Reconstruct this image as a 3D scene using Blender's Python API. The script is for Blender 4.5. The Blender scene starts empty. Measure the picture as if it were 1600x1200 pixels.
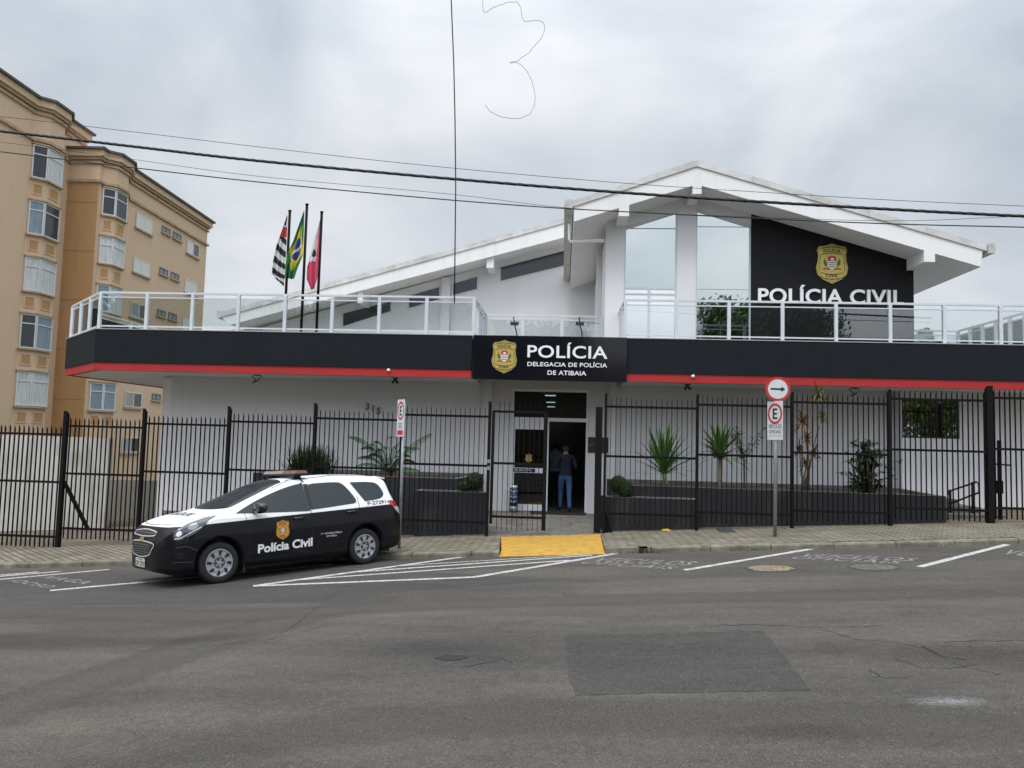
import bpy, bmesh, math, random
import numpy as np
from mathutils import Vector, Matrix
from mathutils.bvhtree import BVHTree
random.seed(7)
R = math.radians
C = bpy.context.scene.collection
SC = bpy.context.scene

# ------------------------------------------------------------ camera
FPX = 1202.0                      # focal length in pixels of the 1600 px wide photograph
EYE = Vector((0, 0, 1.75))
YAW = math.atan(.067); PITCH = math.atan(86/1202); ROLL = .0267
FW = Vector((-math.sin(YAW)*math.cos(PITCH), math.cos(YAW)*math.cos(PITCH), math.sin(PITCH)))
RT0 = Vector((math.cos(YAW), math.sin(YAW), 0)); UP0 = RT0.cross(FW)
RT = math.cos(ROLL)*RT0 + math.sin(ROLL)*UP0
UP = -math.sin(ROLL)*RT0 + math.cos(ROLL)*UP0
cam = bpy.data.cameras.new('camera'); cam_o = bpy.data.objects.new('camera', cam); C.objects.link(cam_o)
m = Matrix((RT, UP, -FW)).transposed().to_4x4(); m.translation = EYE
cam_o.matrix_world = m
cam.sensor_width = 36; cam.lens = FPX/1600*36; cam.clip_end = 3000; cam.clip_start = .05
SC.camera = cam_o

# ------------------------------------------------------------ world, sun, exposure
SUN_EL, SUN_AZ = 58, 200           # behind the photographer, veiled by cloud
w = bpy.data.worlds.new('World'); SC.world = w; w.use_nodes = True
nt = w.node_tree; nt.nodes.clear()
out = nt.nodes.new('ShaderNodeOutputWorld')
sky = nt.nodes.new('ShaderNodeTexSky'); sky.sky_type = 'NISHITA'; sky.sun_disc = False
sky.sun_elevation = R(SUN_EL); sky.sun_rotation = R(SUN_AZ); sky.air_density = 1.5; sky.dust_density = 3
bg1 = nt.nodes.new('ShaderNodeBackground'); bg1.inputs[1].default_value = .08
nt.links.new(sky.outputs[0], bg1.inputs[0])
tc = nt.nodes.new('ShaderNodeTexCoord'); mp = nt.nodes.new('ShaderNodeMapping'); mp.inputs['Scale'].default_value = (1, 1, 1.6)
nt.links.new(tc.outputs['Generated'], mp.inputs[0])
n1 = nt.nodes.new('ShaderNodeTexNoise'); n1.inputs['Scale'].default_value = 2.3; n1.inputs['Detail'].default_value = 7; n1.inputs['Roughness'].default_value = .5; n1.inputs['Distortion'].default_value = .35
nt.links.new(mp.outputs[0], n1.inputs['Vector'])
cr = nt.nodes.new('ShaderNodeValToRGB'); nt.links.new(n1.outputs[0], cr.inputs[0])
cr.color_ramp.elements[0].position = .33; cr.color_ramp.elements[0].color = (.46, .515, .59, 1)
cr.color_ramp.elements[1].position = .66; cr.color_ramp.elements[1].color = (.84, .86, .89, 1)
e = cr.color_ramp.elements.new(.5); e.color = (.635, .68, .74, 1)
# an overcast sky is brighter overhead than near the horizon
sx = nt.nodes.new('ShaderNodeSeparateXYZ'); nt.links.new(tc.outputs['Generated'], sx.inputs[0])
mr = nt.nodes.new('ShaderNodeMapRange'); mr.inputs[1].default_value = .35; mr.inputs[2].default_value = 1.0; mr.inputs[3].default_value = 1.0; mr.inputs[4].default_value = 2.0
nt.links.new(sx.outputs[2], mr.inputs[0])
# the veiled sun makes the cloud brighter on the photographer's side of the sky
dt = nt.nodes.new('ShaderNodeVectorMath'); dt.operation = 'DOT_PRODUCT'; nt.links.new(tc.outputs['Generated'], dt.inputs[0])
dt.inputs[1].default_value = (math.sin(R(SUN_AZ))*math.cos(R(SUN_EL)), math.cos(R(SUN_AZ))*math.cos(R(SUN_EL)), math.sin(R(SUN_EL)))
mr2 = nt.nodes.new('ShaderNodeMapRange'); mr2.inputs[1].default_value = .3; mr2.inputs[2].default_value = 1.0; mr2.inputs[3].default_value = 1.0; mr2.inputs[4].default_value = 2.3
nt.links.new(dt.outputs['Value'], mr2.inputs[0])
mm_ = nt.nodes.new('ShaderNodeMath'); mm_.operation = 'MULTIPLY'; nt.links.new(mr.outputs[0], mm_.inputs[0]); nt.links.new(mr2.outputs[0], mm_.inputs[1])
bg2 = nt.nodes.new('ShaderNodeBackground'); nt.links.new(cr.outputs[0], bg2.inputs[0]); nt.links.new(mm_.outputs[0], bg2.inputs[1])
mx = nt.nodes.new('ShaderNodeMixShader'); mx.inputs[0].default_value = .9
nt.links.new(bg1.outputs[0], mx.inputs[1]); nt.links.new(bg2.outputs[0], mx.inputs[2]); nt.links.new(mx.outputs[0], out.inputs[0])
sun = bpy.data.lights.new('sun', 'SUN'); sun.energy = 1.2; sun.angle = R(18); sun.color = (1, .96, .9)
so = bpy.data.objects.new('sun', sun); C.objects.link(so)
az = R(SUN_AZ); el = R(SUN_EL)
sd = Vector((math.sin(az)*math.cos(el), math.cos(az)*math.cos(el), math.sin(el)))   # towards the sun
so.rotation_euler = sd.to_track_quat('Z', 'Y').to_euler(); so.location = (0, -10, 30)
SC.view_settings.view_transform = 'Standard'; SC.view_settings.look = 'None'
SC.view_settings.exposure = .08; SC.view_settings.gamma = 1

# ------------------------------------------------------------ pixel -> place helpers
def ray(x, y): return FW + (x-800)/FPX*RT - (y-600)/FPX*UP
def onY(x, y, Y): d = ray(x, y); return EYE + d*(Y/d.y)
def onX(x, y, X): d = ray(x, y); return EYE + d*(X/d.x)
def onZ(x, y, Z): d = ray(x, y); return EYE + d*((Z-EYE.z)/d.z)
def XY(x, y, Y): return onY(x, y, Y).x
RZ0, RGY, RGX = .15, -.0267, .06
def road_z(X, Y): return RZ0 + RGY*Y + RGX*X
def G(x, y, dz=0):                       # pixel -> point on the road plane
    d = ray(x, y); t = (RZ0-EYE.z)/(d.z-RGY*d.y-RGX*d.x); p = EYE + d*t; p.z += dz; return p
KY = 13.35                                # kerb line
def walk_z(X, Y): return road_z(X, KY) + .096
def W(x, y, dz=0):
    d = ray(x, y); t = (RZ0+RGY*KY+.096-EYE.z)/(d.z-RGX*d.x); p = EYE + d*t; p.z += dz; return p
FY = 15.5                                 # fence line

# ------------------------------------------------------------ materials
MATS = {}
def mat(name, col, rough=.6, metal=0, spec=.5, var=0, vscale=3, bump=0, bscale=40, coat=0, emit=None, dirt=None, stretch=None, alpha=None):
    if name in MATS: return MATS[name]
    M = bpy.data.materials.new(name); M.use_nodes = True; n = M.node_tree.nodes; l = M.node_tree.links
    b = n['Principled BSDF']
    b.inputs['Base Color'].default_value = (*col, 1); b.inputs['Roughness'].default_value = rough
    b.inputs['Metallic'].default_value = metal; b.inputs['Specular IOR Level'].default_value = spec
    if coat: b.inputs['Coat Weight'].default_value = coat; b.inputs['Coat Roughness'].default_value = .04
    t = n.new('ShaderNodeTexCoord'); mpn = n.new('ShaderNodeMapping'); l.new(t.outputs['Object'], mpn.inputs[0])
    if stretch: mpn.inputs['Scale'].default_value = stretch
    if var:
        no = n.new('ShaderNodeTexNoise'); no.inputs['Scale'].default_value = vscale; no.inputs['Detail'].default_value = 6; no.inputs['Roughness'].default_value = .62
        l.new(mpn.outputs[0], no.inputs['Vector'])
        r = n.new('ShaderNodeValToRGB'); r.color_ramp.elements[0].position = .3; r.color_ramp.elements[1].position = .7
        dk = dirt if dirt else tuple(c*(1-var) for c in col)
        r.color_ramp.elements[0].color = (*dk, 1); r.color_ramp.elements[1].color = (*[min(1, c*(1+var*.35)) for c in col], 1)
        l.new(no.outputs[0], r.inputs[0]); l.new(r.outputs[0], b.inputs['Base Color'])
    if bump:
        nb = n.new('ShaderNodeTexNoise'); nb.inputs['Scale'].default_value = bscale; nb.inputs['Detail'].default_value = 5
        l.new(mpn.outputs[0], nb.inputs['Vector'])
        bp = n.new('ShaderNodeBump'); bp.inputs['Strength'].default_value = bump; bp.inputs['Distance'].default_value = .01
        l.new(nb.outputs[0], bp.inputs['Height']); l.new(bp.outputs[0], b.inputs['Normal'])
    if emit: b.inputs['Emission Color'].default_value = (*emit[:3], 1); b.inputs['Emission Strength'].default_value = emit[3]
    MATS[name] = M; return M

def glass_mat(name, tint=(.93, .96, .96), refl=1.0, dark=0.0, rough=0.0):
    M = bpy.data.materials.new(name); M.use_nodes = True; n = M.node_tree.nodes; l = M.node_tree.links; n.clear()
    o = n.new('ShaderNodeOutputMaterial'); mixs = n.new('ShaderNodeMixShader'); t = n.new('ShaderNodeBsdfTransparent'); t.inputs[0].default_value = (*tint, 1)
    g = n.new('ShaderNodeBsdfGlossy'); g.inputs['Roughness'].default_value = rough; g.inputs[0].default_value = (.95, .97, 1, 1)
    fr = n.new('ShaderNodeFresnel'); fr.inputs[0].default_value = 1.5
    mu = n.new('ShaderNodeMath'); mu.operation = 'MULTIPLY_ADD'; mu.inputs[1].default_value = refl; mu.inputs[2].default_value = dark; mu.use_clamp = True
    l.new(fr.outputs[0], mu.inputs[0]); l.new(mu.outputs[0], mixs.inputs[0]); l.new(t.outputs[0], mixs.inputs[1]); l.new(g.outputs[0], mixs.inputs[2]); l.new(mixs.outputs[0], o.inputs[0])
    return M

def paint_wall(name, col, dirt, streak=.5):
    """Painted render with rain streaks, soft blotches and fine grain."""
    M = bpy.data.materials.new(name); M.use_nodes = True; n = M.node_tree.nodes; l = M.node_tree.links; b = n['Principled BSDF']
    b.inputs['Roughness'].default_value = .85; b.inputs['Specular IOR Level'].default_value = .25
    t = n.new('ShaderNodeTexCoord')
    def noise(scale, st, det=6):
        mpn = n.new('ShaderNodeMapping'); mpn.inputs['Scale'].default_value = st; l.new(t.outputs['Object'], mpn.inputs[0])
        no = n.new('ShaderNodeTexNoise'); no.inputs['Scale'].default_value = scale; no.inputs['Detail'].default_value = det; l.new(mpn.outputs[0], no.inputs['Vector']); return no.outputs[0]
    a = noise(3.2, (2.6, 2.6, .16)); c = noise(1.3, (1, 1, 1)); d = noise(90, (1, 1, 1), 3)
    mu = n.new('ShaderNodeMath'); mu.operation = 'MULTIPLY'; l.new(a, mu.inputs[0]); l.new(c, mu.inputs[1])
    r = n.new('ShaderNodeValToRGB'); r.color_ramp.elements[0].position = .24; r.color_ramp.elements[0].color = (0, 0, 0, 1); r.color_ramp.elements[1].position = .46; r.color_ramp.elements[1].color = (streak, streak, streak, 1)
    l.new(mu.outputs[0], r.inputs[0])
    m1 = n.new('ShaderNodeMix'); m1.data_type = 'RGBA'; m1.inputs[6].default_value = (*col, 1); m1.inputs[7].default_value = (*dirt, 1); l.new(r.outputs[0], m1.inputs[0])
    l.new(m1.outputs[2], b.inputs['Base Color'])
    bp = n.new('ShaderNodeBump'); bp.inputs['Strength'].default_value = .25; bp.inputs['Distance'].default_value = .004; l.new(d, bp.inputs['Height']); l.new(bp.outputs[0], b.inputs['Normal'])
    return M

def asphalt(name, base, tint, speck=1.0, cracks=True):
    M = bpy.data.materials.new(name); M.use_nodes = True; n = M.node_tree.nodes; l = M.node_tree.links; b = n['Principled BSDF']
    b.inputs['Roughness'].default_value = .88; b.inputs['Specular IOR Level'].default_value = .3
    t = n.new('ShaderNodeTexCoord')
    def noise(scale, st=(1, 1, 1), det=6, rough=.6, dist=0):
        mpn = n.new('ShaderNodeMapping'); mpn.inputs['Scale'].default_value = st; l.new(t.outputs['Object'], mpn.inputs[0])
        no = n.new('ShaderNodeTexNoise'); no.inputs['Scale'].default_value = scale; no.inputs['Detail'].default_value = det; no.inputs['Roughness'].default_value = rough; no.inputs['Distortion'].default_value = dist
        l.new(mpn.outputs[0], no.inputs['Vector']); return no.outputs[0]
    def ramp(src, p0, c0, p1, c1):
        r = n.new('ShaderNodeValToRGB'); r.color_ramp.elements[0].position = p0; r.color_ramp.elements[0].color = (*c0, 1); r.color_ramp.elements[1].position = p1; r.color_ramp.elements[1].color = (*c1, 1); l.new(src, r.inputs[0]); return r.outputs[0]
    def mixc(kind, a, bb, fac=1.0):
        x = n.new('ShaderNodeMix'); x.data_type = 'RGBA'; x.blend_type = kind
        if isinstance(fac, float): x.inputs[0].default_value = fac
        else: l.new(fac, x.inputs[0])
        for i, v in ((6, a), (7, bb)):
            if isinstance(v, tuple): x.inputs[i].default_value = (*v, 1)
            else: l.new(v, x.inputs[i])
        return x.outputs[2]
    big = ramp(noise(.55, (.45, 1.5, 1), 5, .55, .5), .36, base, .66, tint)
    mid = ramp(noise(2.2, (.5, 1.4, 1), 6, .65, .3), .3, (.80, .80, .80), .75, (1.14, 1.13, 1.11))
    c = mixc('MULTIPLY', big, mid)
    m2_ = ramp(noise(14, (1, 1, 1), 6, .75), .3, (.78, .78, .78), .7, (1.2, 1.19, 1.17))
    c = mixc('MULTIPLY', c, m2_)
    g1 = ramp(noise(95, (1, 1, 1), 3, .8), .32, (.34, .34, .34), .70, (1.85, 1.82, 1.76))
    c = mixc('MULTIPLY', c, g1, .75*speck)
    v = n.new('ShaderNodeTexVoronoi'); v.inputs['Scale'].default_value = 105; l.new(t.outputs['Object'], v.inputs['Vector'])
    stones = ramp(v.outputs['Color'], .80, (0, 0, 0), .96, (1, 1, 1))
    sep = n.new('ShaderNodeMath'); sep.operation = 'MULTIPLY'; sep.inputs[1].default_value = .32*speck; l.new(stones, sep.inputs[0])
    c = mixc('MIX', c, (.26, .25, .23), sep.outputs[0])
    if cracks:
        vd = n.new('ShaderNodeTexVoronoi'); vd.feature = 'DISTANCE_TO_EDGE'; vd.inputs['Scale'].default_value = .55
        dm = n.new('ShaderNodeTexNoise'); dm.inputs['Scale'].default_value = 1.6; dm.inputs['Detail'].default_value = 9; l.new(t.outputs['Object'], dm.inputs['Vector'])
        ad = n.new('ShaderNodeMix'); ad.data_type = 'RGBA'; ad.blend_type = 'LINEAR_LIGHT'; ad.inputs[0].default_value = .9; l.new(t.outputs['Object'], ad.inputs[6]); l.new(dm.outputs[1], ad.inputs[7])
        l.new(ad.outputs[2], vd.inputs['Vector'])
        cr_ = ramp(vd.outputs[0], .0, (1, 1, 1), .007, (0, 0, 0))
        msk = ramp(noise(.5, (1, 1, 1), 3), .50, (0, 0, 0), .6, (.7, .7, .7))
        mm = n.new('ShaderNodeMath'); mm.operation = 'MULTIPLY'; l.new(cr_, mm.inputs[0]); l.new(msk, mm.inputs[1])
        c = mixc('MIX', c, (.018, .017, .016), mm.outputs[0])
    l.new(c, b.inputs['Base Color'])
    bp = n.new('ShaderNodeBump'); bp.inputs['Strength'].default_value = .6*speck; bp.inputs['Distance'].default_value = .006
    l.new(noise(110, (1, 1, 1), 3, .7), bp.inputs['Height']); l.new(bp.outputs[0], b.inputs['Normal'])
    return M

def paver_mat(name, c1, c2, mortar, rot=45, bw=.25, bh=.125):
    M = bpy.data.materials.new(name); M.use_nodes = True; n = M.node_tree.nodes; l = M.node_tree.links; b = n['Principled BSDF']; b.inputs['Roughness'].default_value = .9
    t = n.new('ShaderNodeTexCoord'); mpn = n.new('ShaderNodeMapping'); mpn.inputs['Rotation'].default_value = (0, 0, R(rot)); l.new(t.outputs['Object'], mpn.inputs[0])
    br = n.new('ShaderNodeTexBrick'); l.new(mpn.outputs[0], br.inputs['Vector']); br.inputs['Scale'].default_value = 1
    br.inputs['Brick Width'].default_value = bw; br.inputs['Row Height'].default_value = bh; br.inputs['Mortar Size'].default_value = .013; br.inputs['Mortar Smooth'].default_value = .3
    br.inputs['Color1'].default_value = (*c1, 1); br.inputs['Color2'].default_value = (*c2, 1); br.inputs['Mortar'].default_value = (*mortar, 1)
    no = n.new('ShaderNodeTexNoise'); no.inputs['Scale'].default_value = 1.7; no.inputs['Detail'].default_value = 8; no.inputs['Roughness'].default_value = .7; l.new(t.outputs['Object'], no.inputs['Vector'])
    r = n.new('ShaderNodeValToRGB'); r.color_ramp.elements[0].position = .3; r.color_ramp.elements[0].color = (.6, .58, .54, 1); r.color_ramp.elements[1].position = .7; r.color_ramp.elements[1].color = (1.2, 1.19, 1.15, 1); l.new(no.outputs[0], r.inputs[0])
    x = n.new('ShaderNodeMix'); x.data_type = 'RGBA'; x.blend_type = 'MULTIPLY'; x.inputs[0].default_value = 1; l.new(br.outputs[0], x.inputs[6]); l.new(r.outputs[0], x.inputs[7]); l.new(x.outputs[2], b.inputs['Base Color'])
    inv = n.new('ShaderNodeMath'); inv.operation = 'SUBTRACT'; inv.inputs[0].default_value = 1; l.new(br.outputs['Fac'], inv.inputs[1])
    bp = n.new('ShaderNodeBump'); bp.inputs['Strength'].default_value = .9; bp.inputs['Distance'].default_value = .012; l.new(inv.outputs[0], bp.inputs['Height']); l.new(bp.outputs[0], b.inputs['Normal'])
    return M

def leaf_mat(name, c1, c2, rough=.5, trans=.25):
    M = bpy.data.materials.new(name); M.use_nodes = True; n = M.node_tree.nodes; l = M.node_tree.links; b = n['Principled BSDF']; b.inputs['Roughness'].default_value = rough
    g = n.new('ShaderNodeNewGeometry'); r = n.new('ShaderNodeValToRGB'); l.new(g.outputs['Random Per Island'], r.inputs[0])
    r.color_ramp.elements[0].color = (*c1, 1); r.color_ramp.elements[1].color = (*c2, 1); l.new(r.outputs[0], b.inputs['Base Color'])
    tr = n.new('ShaderNodeBsdfTranslucent'); l.new(r.outputs[0], tr.inputs[0]); ms = n.new('ShaderNodeMixShader'); ms.inputs[0].default_value = trans
    l.new(b.outputs[0], ms.inputs[1]); l.new(tr.outputs[0], ms.inputs[2]); l.new(ms.outputs[0], n['Material Output'].inputs[0])
    return M

WHITE = paint_wall('white_render', (.74, .74, .76), (.48, .46, .42), .14)
WHITE_ROOF = paint_wall('white_concrete', (.80, .80, .80), (.48, .46, .43), .22)
FLASH = mat('roof_flashing', (.62, .62, .61), .6, var=.3, vscale=2.5, dirt=(.44, .43, .40))
TAN = paint_wall('tan_render', (.60, .445, .31), (.50, .35, .22), .3)
TAN_D = paint_wall('ochre_render', (.43, .255, .12), (.34, .2, .1), .5)
TAN_TRIM = mat('tan_trim', (.44, .315, .205), .85, var=.3, vscale=4)
NAVY = mat('navy_fascia', (.0095, .0125, .0175), .75, spec=.2, var=.25, vscale=3, bump=.5, bscale=55)
REDB = mat('red_band', (.40, .018, .018), .6, var=.15, vscale=2)
BLACKW = mat('black_wall', (.006, .006, .008), .6, spec=.25, var=.2, vscale=4)
SIGNBK = mat('sign_black', (.007, .008, .012), .1, spec=.4)
ALU = mat('white_aluminium', (.62, .66, .70), .35, spec=.5, var=.12, vscale=8)
LETTER = mat('white_letter', (.85, .86, .88), .4)
GOLD = mat('badge_gold', (.58, .45, .12), .38, metal=.35, var=.2, vscale=14)
GOLD2 = mat('badge_gold_line', (.14, .10, .025), .5)
CREDM = mat('crest_red', (.42, .05, .03), .5)
CGRN = mat('crest_green', (.04, .14, .03), .5)
BLK = mat('black_enamel', (.012, .012, .014), .5)
FENCE = mat('fence_black_paint', (.0075, .0075, .0085), .7, spec=.10, var=.25, vscale=9, dirt=(.011, .009, .008))
PLANT_B = paint_wall('charcoal_render', (.030, .032, .036), (.09, .088, .084), .5)
PLANT_TOP = mat('planter_coping', (.17, .165, .155), .85, var=.5, vscale=6)
SOIL = mat('soil', (.065, .05, .036), .95, var=.5, vscale=9, bump=.8, bscale=30)
CONC = mat('concrete', (.26, .25, .225), .9, var=.4, vscale=3, bump=.4, bscale=60)
KERBM = mat('kerb_concrete', (.20, .185, .14), .9, var=.6, vscale=4, bump=.6, bscale=50)
GALV = mat('galvanised_steel', (.33, .36, .38), .45, metal=.5, var=.3, vscale=15)
WMARK = mat('road_paint', (.50, .49, .47), .8, var=.6, vscale=18, dirt=(.20, .195, .185))
WORN = mat('worn_road_paint', (.24, .235, .22), .85, var=.75, vscale=16, dirt=(.095, .09, .085))
YEL = mat('yellow_paint', (.50, .27, .018), .8, var=.35, vscale=8, dirt=(.30, .19, .05), bump=.3, bscale=60)
ASPH = asphalt('asphalt', (.060, .056, .052), (.096, .087, .077), 1.25)
ASPH_P = asphalt('asphalt_repair', (.046, .0455, .043), (.057, .056, .053), 1.1, False)
PAVE = paver_mat('pavers', (.235, .21, .16), (.175, .157, .12), (.045, .04, .03))
GLASS = glass_mat('railing_glass', (.90, .93, .93), 1.0, .055)
MIRROR = mat('reflective_glass', (.50, .54, .54), .015, metal=1)
MIRROR_B = mat('blind_behind_glass', (.93, .95, .96), .28, metal=.45, coat=.3)
DGLASS = mat('dark_glass', (.012, .014, .016), .03, spec=.8)
WGLASS = mat('wing_window_glass', (.022, .028, .036), .12, spec=.6)
RUBBER = mat('rubber', (.014, .014, .015), .8, var=.2, vscale=20)
CHROME = mat('chrome', (.72, .74, .76), .25, metal=.35)
CABLE = mat('cable', (.008, .008, .009), .6)

# ------------------------------------------------------------ object helpers
WL = {}
def put(o, label=None, cat=None, group=None, kind=None):
    if label: o['label'] = label
    if cat: o['category'] = cat
    if group: o['group'] = group
    if kind: o['kind'] = kind
    return o
def thing(name, loc, label, cat, group=None):
    o = bpy.data.objects.new(name, None); C.objects.link(o); o.location = loc; o.empty_display_size = .2
    WL[o] = Vector(loc); return put(o, label, cat, group)
class MB:
    def __init__(s): s.v = []; s.f = []; s.m = []; s.sm = []
    def add(s, vs, fs, mi=0, smooth=False):
        b = len(s.v); s.v += [Vector(v) for v in vs]
        for f in fs: s.f.append([b+i for i in f]); s.m.append(mi); s.sm.append(smooth)
        return s
    def box(s, x0, x1, y0, y1, z0, z1, mi=0):
        vs = [(x, y, z) for z in (z0, z1) for y in (y0, y1) for x in (x0, x1)]
        return s.add(vs, [(0, 2, 3, 1), (4, 5, 7, 6), (0, 1, 5, 4), (2, 6, 7, 3), (0, 4, 6, 2), (1, 3, 7, 5)], mi)
    def obox(s, c, ax, ay, az, mi=0):              # oriented box: centre and three half-axis vectors
        c = Vector(c); ax, ay, az = Vector(ax), Vector(ay), Vector(az)
        vs = [c + i*ax + j*ay + k*az for k in (-1, 1) for j in (-1, 1) for i in (-1, 1)]
        return s.add(vs, [(0, 2, 3, 1), (4, 5, 7, 6), (0, 1, 5, 4), (2, 6, 7, 3), (0, 4, 6, 2), (1, 3, 7, 5)], mi)
    def bar(s, a, b, w, h, mi=0, up=(0, 0, 1)):
        a = Vector(a); b = Vector(b); d = (b-a); L = d.length; d.normalize(); u = Vector(up)
        if abs(d.dot(u)) > .98: u = Vector((0, 1, 0))
        sd_ = d.cross(u).normalized(); u = sd_.cross(d)
        return s.obox((a+b)/2, d*L/2, sd_*w/2, u*h/2, mi)
    def prism(s, pts, vec, mi=0):                  # planar polygon (3D points) extruded by vec
        n = len(pts); vec = Vector(vec); a = [Vector(p) for p in pts]; b = [p+vec for p in a]
        return s.add(a+b, [tuple(range(n))[::-1], tuple(range(n, 2*n))] + [(i, (i+1) % n, n+(i+1) % n, n+i) for i in range(n)], mi)
    def tube(s, pts, r, seg=8, mi=0, cap=True):
        pts = [Vector(p) for p in pts]; n = len(pts); rr = r if isinstance(r, (list, tuple)) else [r]*n
        ref = Vector((0, 0, 1)); vs = []
        for i, p in enumerate(pts):
            d = (pts[min(i+1, n-1)]-pts[max(i-1, 0)]).normalized()
            q = ref if abs(d.dot(ref)) < .9 else Vector((1, 0, 0))
            a = d.cross(q).normalized(); b = d.cross(a)
            for k in range(seg): t = 2*math.pi*k/seg; vs.append(p + rr[i]*(math.cos(t)*a+math.sin(t)*b))
        fs = [(i*seg+k, i*seg+(k+1) % seg, (i+1)*seg+(k+1) % seg, (i+1)*seg+k) for i in range(n-1) for k in range(seg)]
        b0 = len(s.v); s.add(vs, fs, mi, True)
        if cap:
            s.f += [[b0+k for k in range(seg)], [b0+(n-1)*seg+k for k in range(seg)][::-1]]; s.m += [mi, mi]; s.sm += [False, False]
        return s
    def cyl(s, c, axis, r, h, seg=24, mi=0): c = Vector(c); ax = Vector(axis).normalized(); return s.tube([c-ax*h/2, c+ax*h/2], r, seg, mi)
    def build(s, name, mats, parent=None, local=False, smooth=None, fixn=True):
        me = bpy.data.meshes.new(name); o_ = WL.get(parent, Vector()) if (parent and not local) else Vector()
        me.from_pydata([tuple(v-o_) for v in s.v], [], s.f)
        for M in (mats if isinstance(mats, (list, tuple)) else [mats]): me.materials.append(M)
        me.polygons.foreach_set('material_index', s.m)
        me.polygons.foreach_set('use_smooth', [x if smooth is None else smooth for x in s.sm])
        if fixn:
            bm = bmesh.new(); bm.from_mesh(me); bmesh.ops.recalc_face_normals(bm, faces=bm.faces); bm.to_mesh(me); bm.free()
        me.update()
        o = bpy.data.objects.new(name, me); C.objects.link(o)
        if parent: o.parent = parent
        WL[o] = o_ if parent else Vector()
        return o
def bevel(o, w_=.01, seg=2):
    md = o.modifiers.new('bevel', 'BEVEL'); md.width = w_; md.segments = seg; md.limit_method = 'ANGLE'; md.angle_limit = R(40); return o

TXT = {}
def text_geo(s, off=0.0, sp=1.0):
    """Flat text outline as (verts, faces) with cap height 1, starting at x = 0."""
    k = (s, off, sp)
    if k in TXT: return TXT[k]
    cu = bpy.data.curves.new('t', 'FONT'); cu.body = s; cu.offset = off; cu.space_character = sp; cu.resolution_u = 4
    o = bpy.data.objects.new('t', cu); C.objects.link(o); dg = bpy.context.evaluated_depsgraph_get(); me = bpy.data.meshes.new_from_object(o.evaluated_get(dg))
    vs = [Vector(v.co) for v in me.vertices]; fs = [tuple(p.vertices) for p in me.polygons]
    bpy.data.objects.remove(o); bpy.data.curves.remove(cu); bpy.data.meshes.remove(me)
    x0 = min(v.x for v in vs); ca = .729 if not s.islower() else .729
    vs = [Vector(((v.x-x0)/ca, v.y/ca, 0)) for v in vs]; TXT[k] = (vs, fs); return TXT[k]
def text_mb(mb, s, org, xd, yd, nd, thick=.01, off=0.0, sp=1.0, width=None, mi=0, center=False):
    """Extruded text; xd / yd are the vectors of one cap height along and up the line."""
    vs, fs = text_geo(s, off, sp); xd, yd, nd, org = Vector(xd), Vector(yd), Vector(nd), Vector(org); wmax = max(v.x for v in vs); k = 1
    if width: k = width/(wmax*xd.length)
    if center: org = org - xd*k*wmax/2
    base = [org + xd*k*v.x + yd*v.y for v in vs]; n = len(base)
    if thick:
        edges = {}
        for f in fs:
            for a, b in zip(f, f[1:]+f[:1]): edges[(a, b)] = 1
        side = [(a, b, n+b, n+a) for (a, b) in edges if (b, a) not in edges]
        mb.add(base + [p+nd*thick for p in base], [f[::-1] for f in fs] + [tuple(n+i for i in f) for f in fs] + side, mi)
    else: mb.add(base, fs, mi)
    return mb

# ============================================================ GROUND
def grid_sheet(name, x0, x1, y0, y1, zf, nx, ny, M, kind='structure'):
    mb = MB(); vs = [(x0+(x1-x0)*i/nx, y0+(y1-y0)*j/ny) for j in range(ny+1) for i in range(nx+1)]
    mb.add([(x, y, zf(x, y)) for x, y in vs], [(j*(nx+1)+i, j*(nx+1)+i+1, (j+1)*(nx+1)+i+1, (j+1)*(nx+1)+i) for j in range(ny) for i in range(nx)])
    return put(mb.build(name, M), kind=kind)
GR = mat('earth_ground', (.07, .085, .04), .95, var=.4, vscale=.3)
def gz(X, Y):
    xx = max(-22, min(22, X)); return road_z(xx, 8) - .45 + (0 if Y < 30 else -min(2.0, (Y-30)*.05))
mbg = MB()
xs = [-1500, -300, -60, -22, -10, 0, 10, 22, 60, 300, 1500]; ys = [-1500, -300, -60, -25, 0, 15, 30, 45, 70, 120, 300, 1500]
mbg.add([(x, y, gz(x, y)) for y in ys for x in xs], [(j*len(xs)+i, j*len(xs)+i+1, (j+1)*len(xs)+i+1, (j+1)*len(xs)+i) for j in range(len(ys)-1) for i in range(len(xs)-1)])
put(mbg.build('ground', GR), kind='structure')
grid_sheet('road', -22, 22, -8, KY, road_z, 40, 20, ASPH)
PAVE2 = PAVE
mb = MB(); SWX0, SWX1 = -22, 22
RX0, RX1 = G(782, 866).x, G(944, 862).x; RB0, RB1 = W(787, 831).x, W(937, 831).x; RYB = FY-.15
def wz_(X, Y, d=0): return (X, Y, walk_z(X, Y)+d)
mb.add([wz_(SWX0, KY+.13), wz_(RX0, KY+.13), wz_(RB0, RYB), wz_(SWX0, RYB), wz_(RX1, KY+.13), wz_(SWX1, KY+.13), wz_(SWX1, RYB), wz_(RB1, RYB), wz_(SWX0, FY+.25), wz_(SWX1, FY+.25), wz_(RB0, FY+.25), wz_(RB1, FY+.25),
        wz_(SWX0, FY+.25, -.4), wz_(SWX1, FY+.25, -.4), wz_(RX0, KY+.13, -.2), wz_(RX1, KY+.13, -.2), wz_(RB0, RYB, -.2), wz_(RB1, RYB, -.2)],
       [(0, 1, 2, 3), (4, 5, 6, 7), (3, 2, 10, 8), (7, 6, 9, 11), (2, 7, 11, 10), (8, 9, 13, 12), (1, 14, 16, 2), (4, 7, 17, 15)])
put(mb.build('pavement', PAVE), kind='structure')
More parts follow.
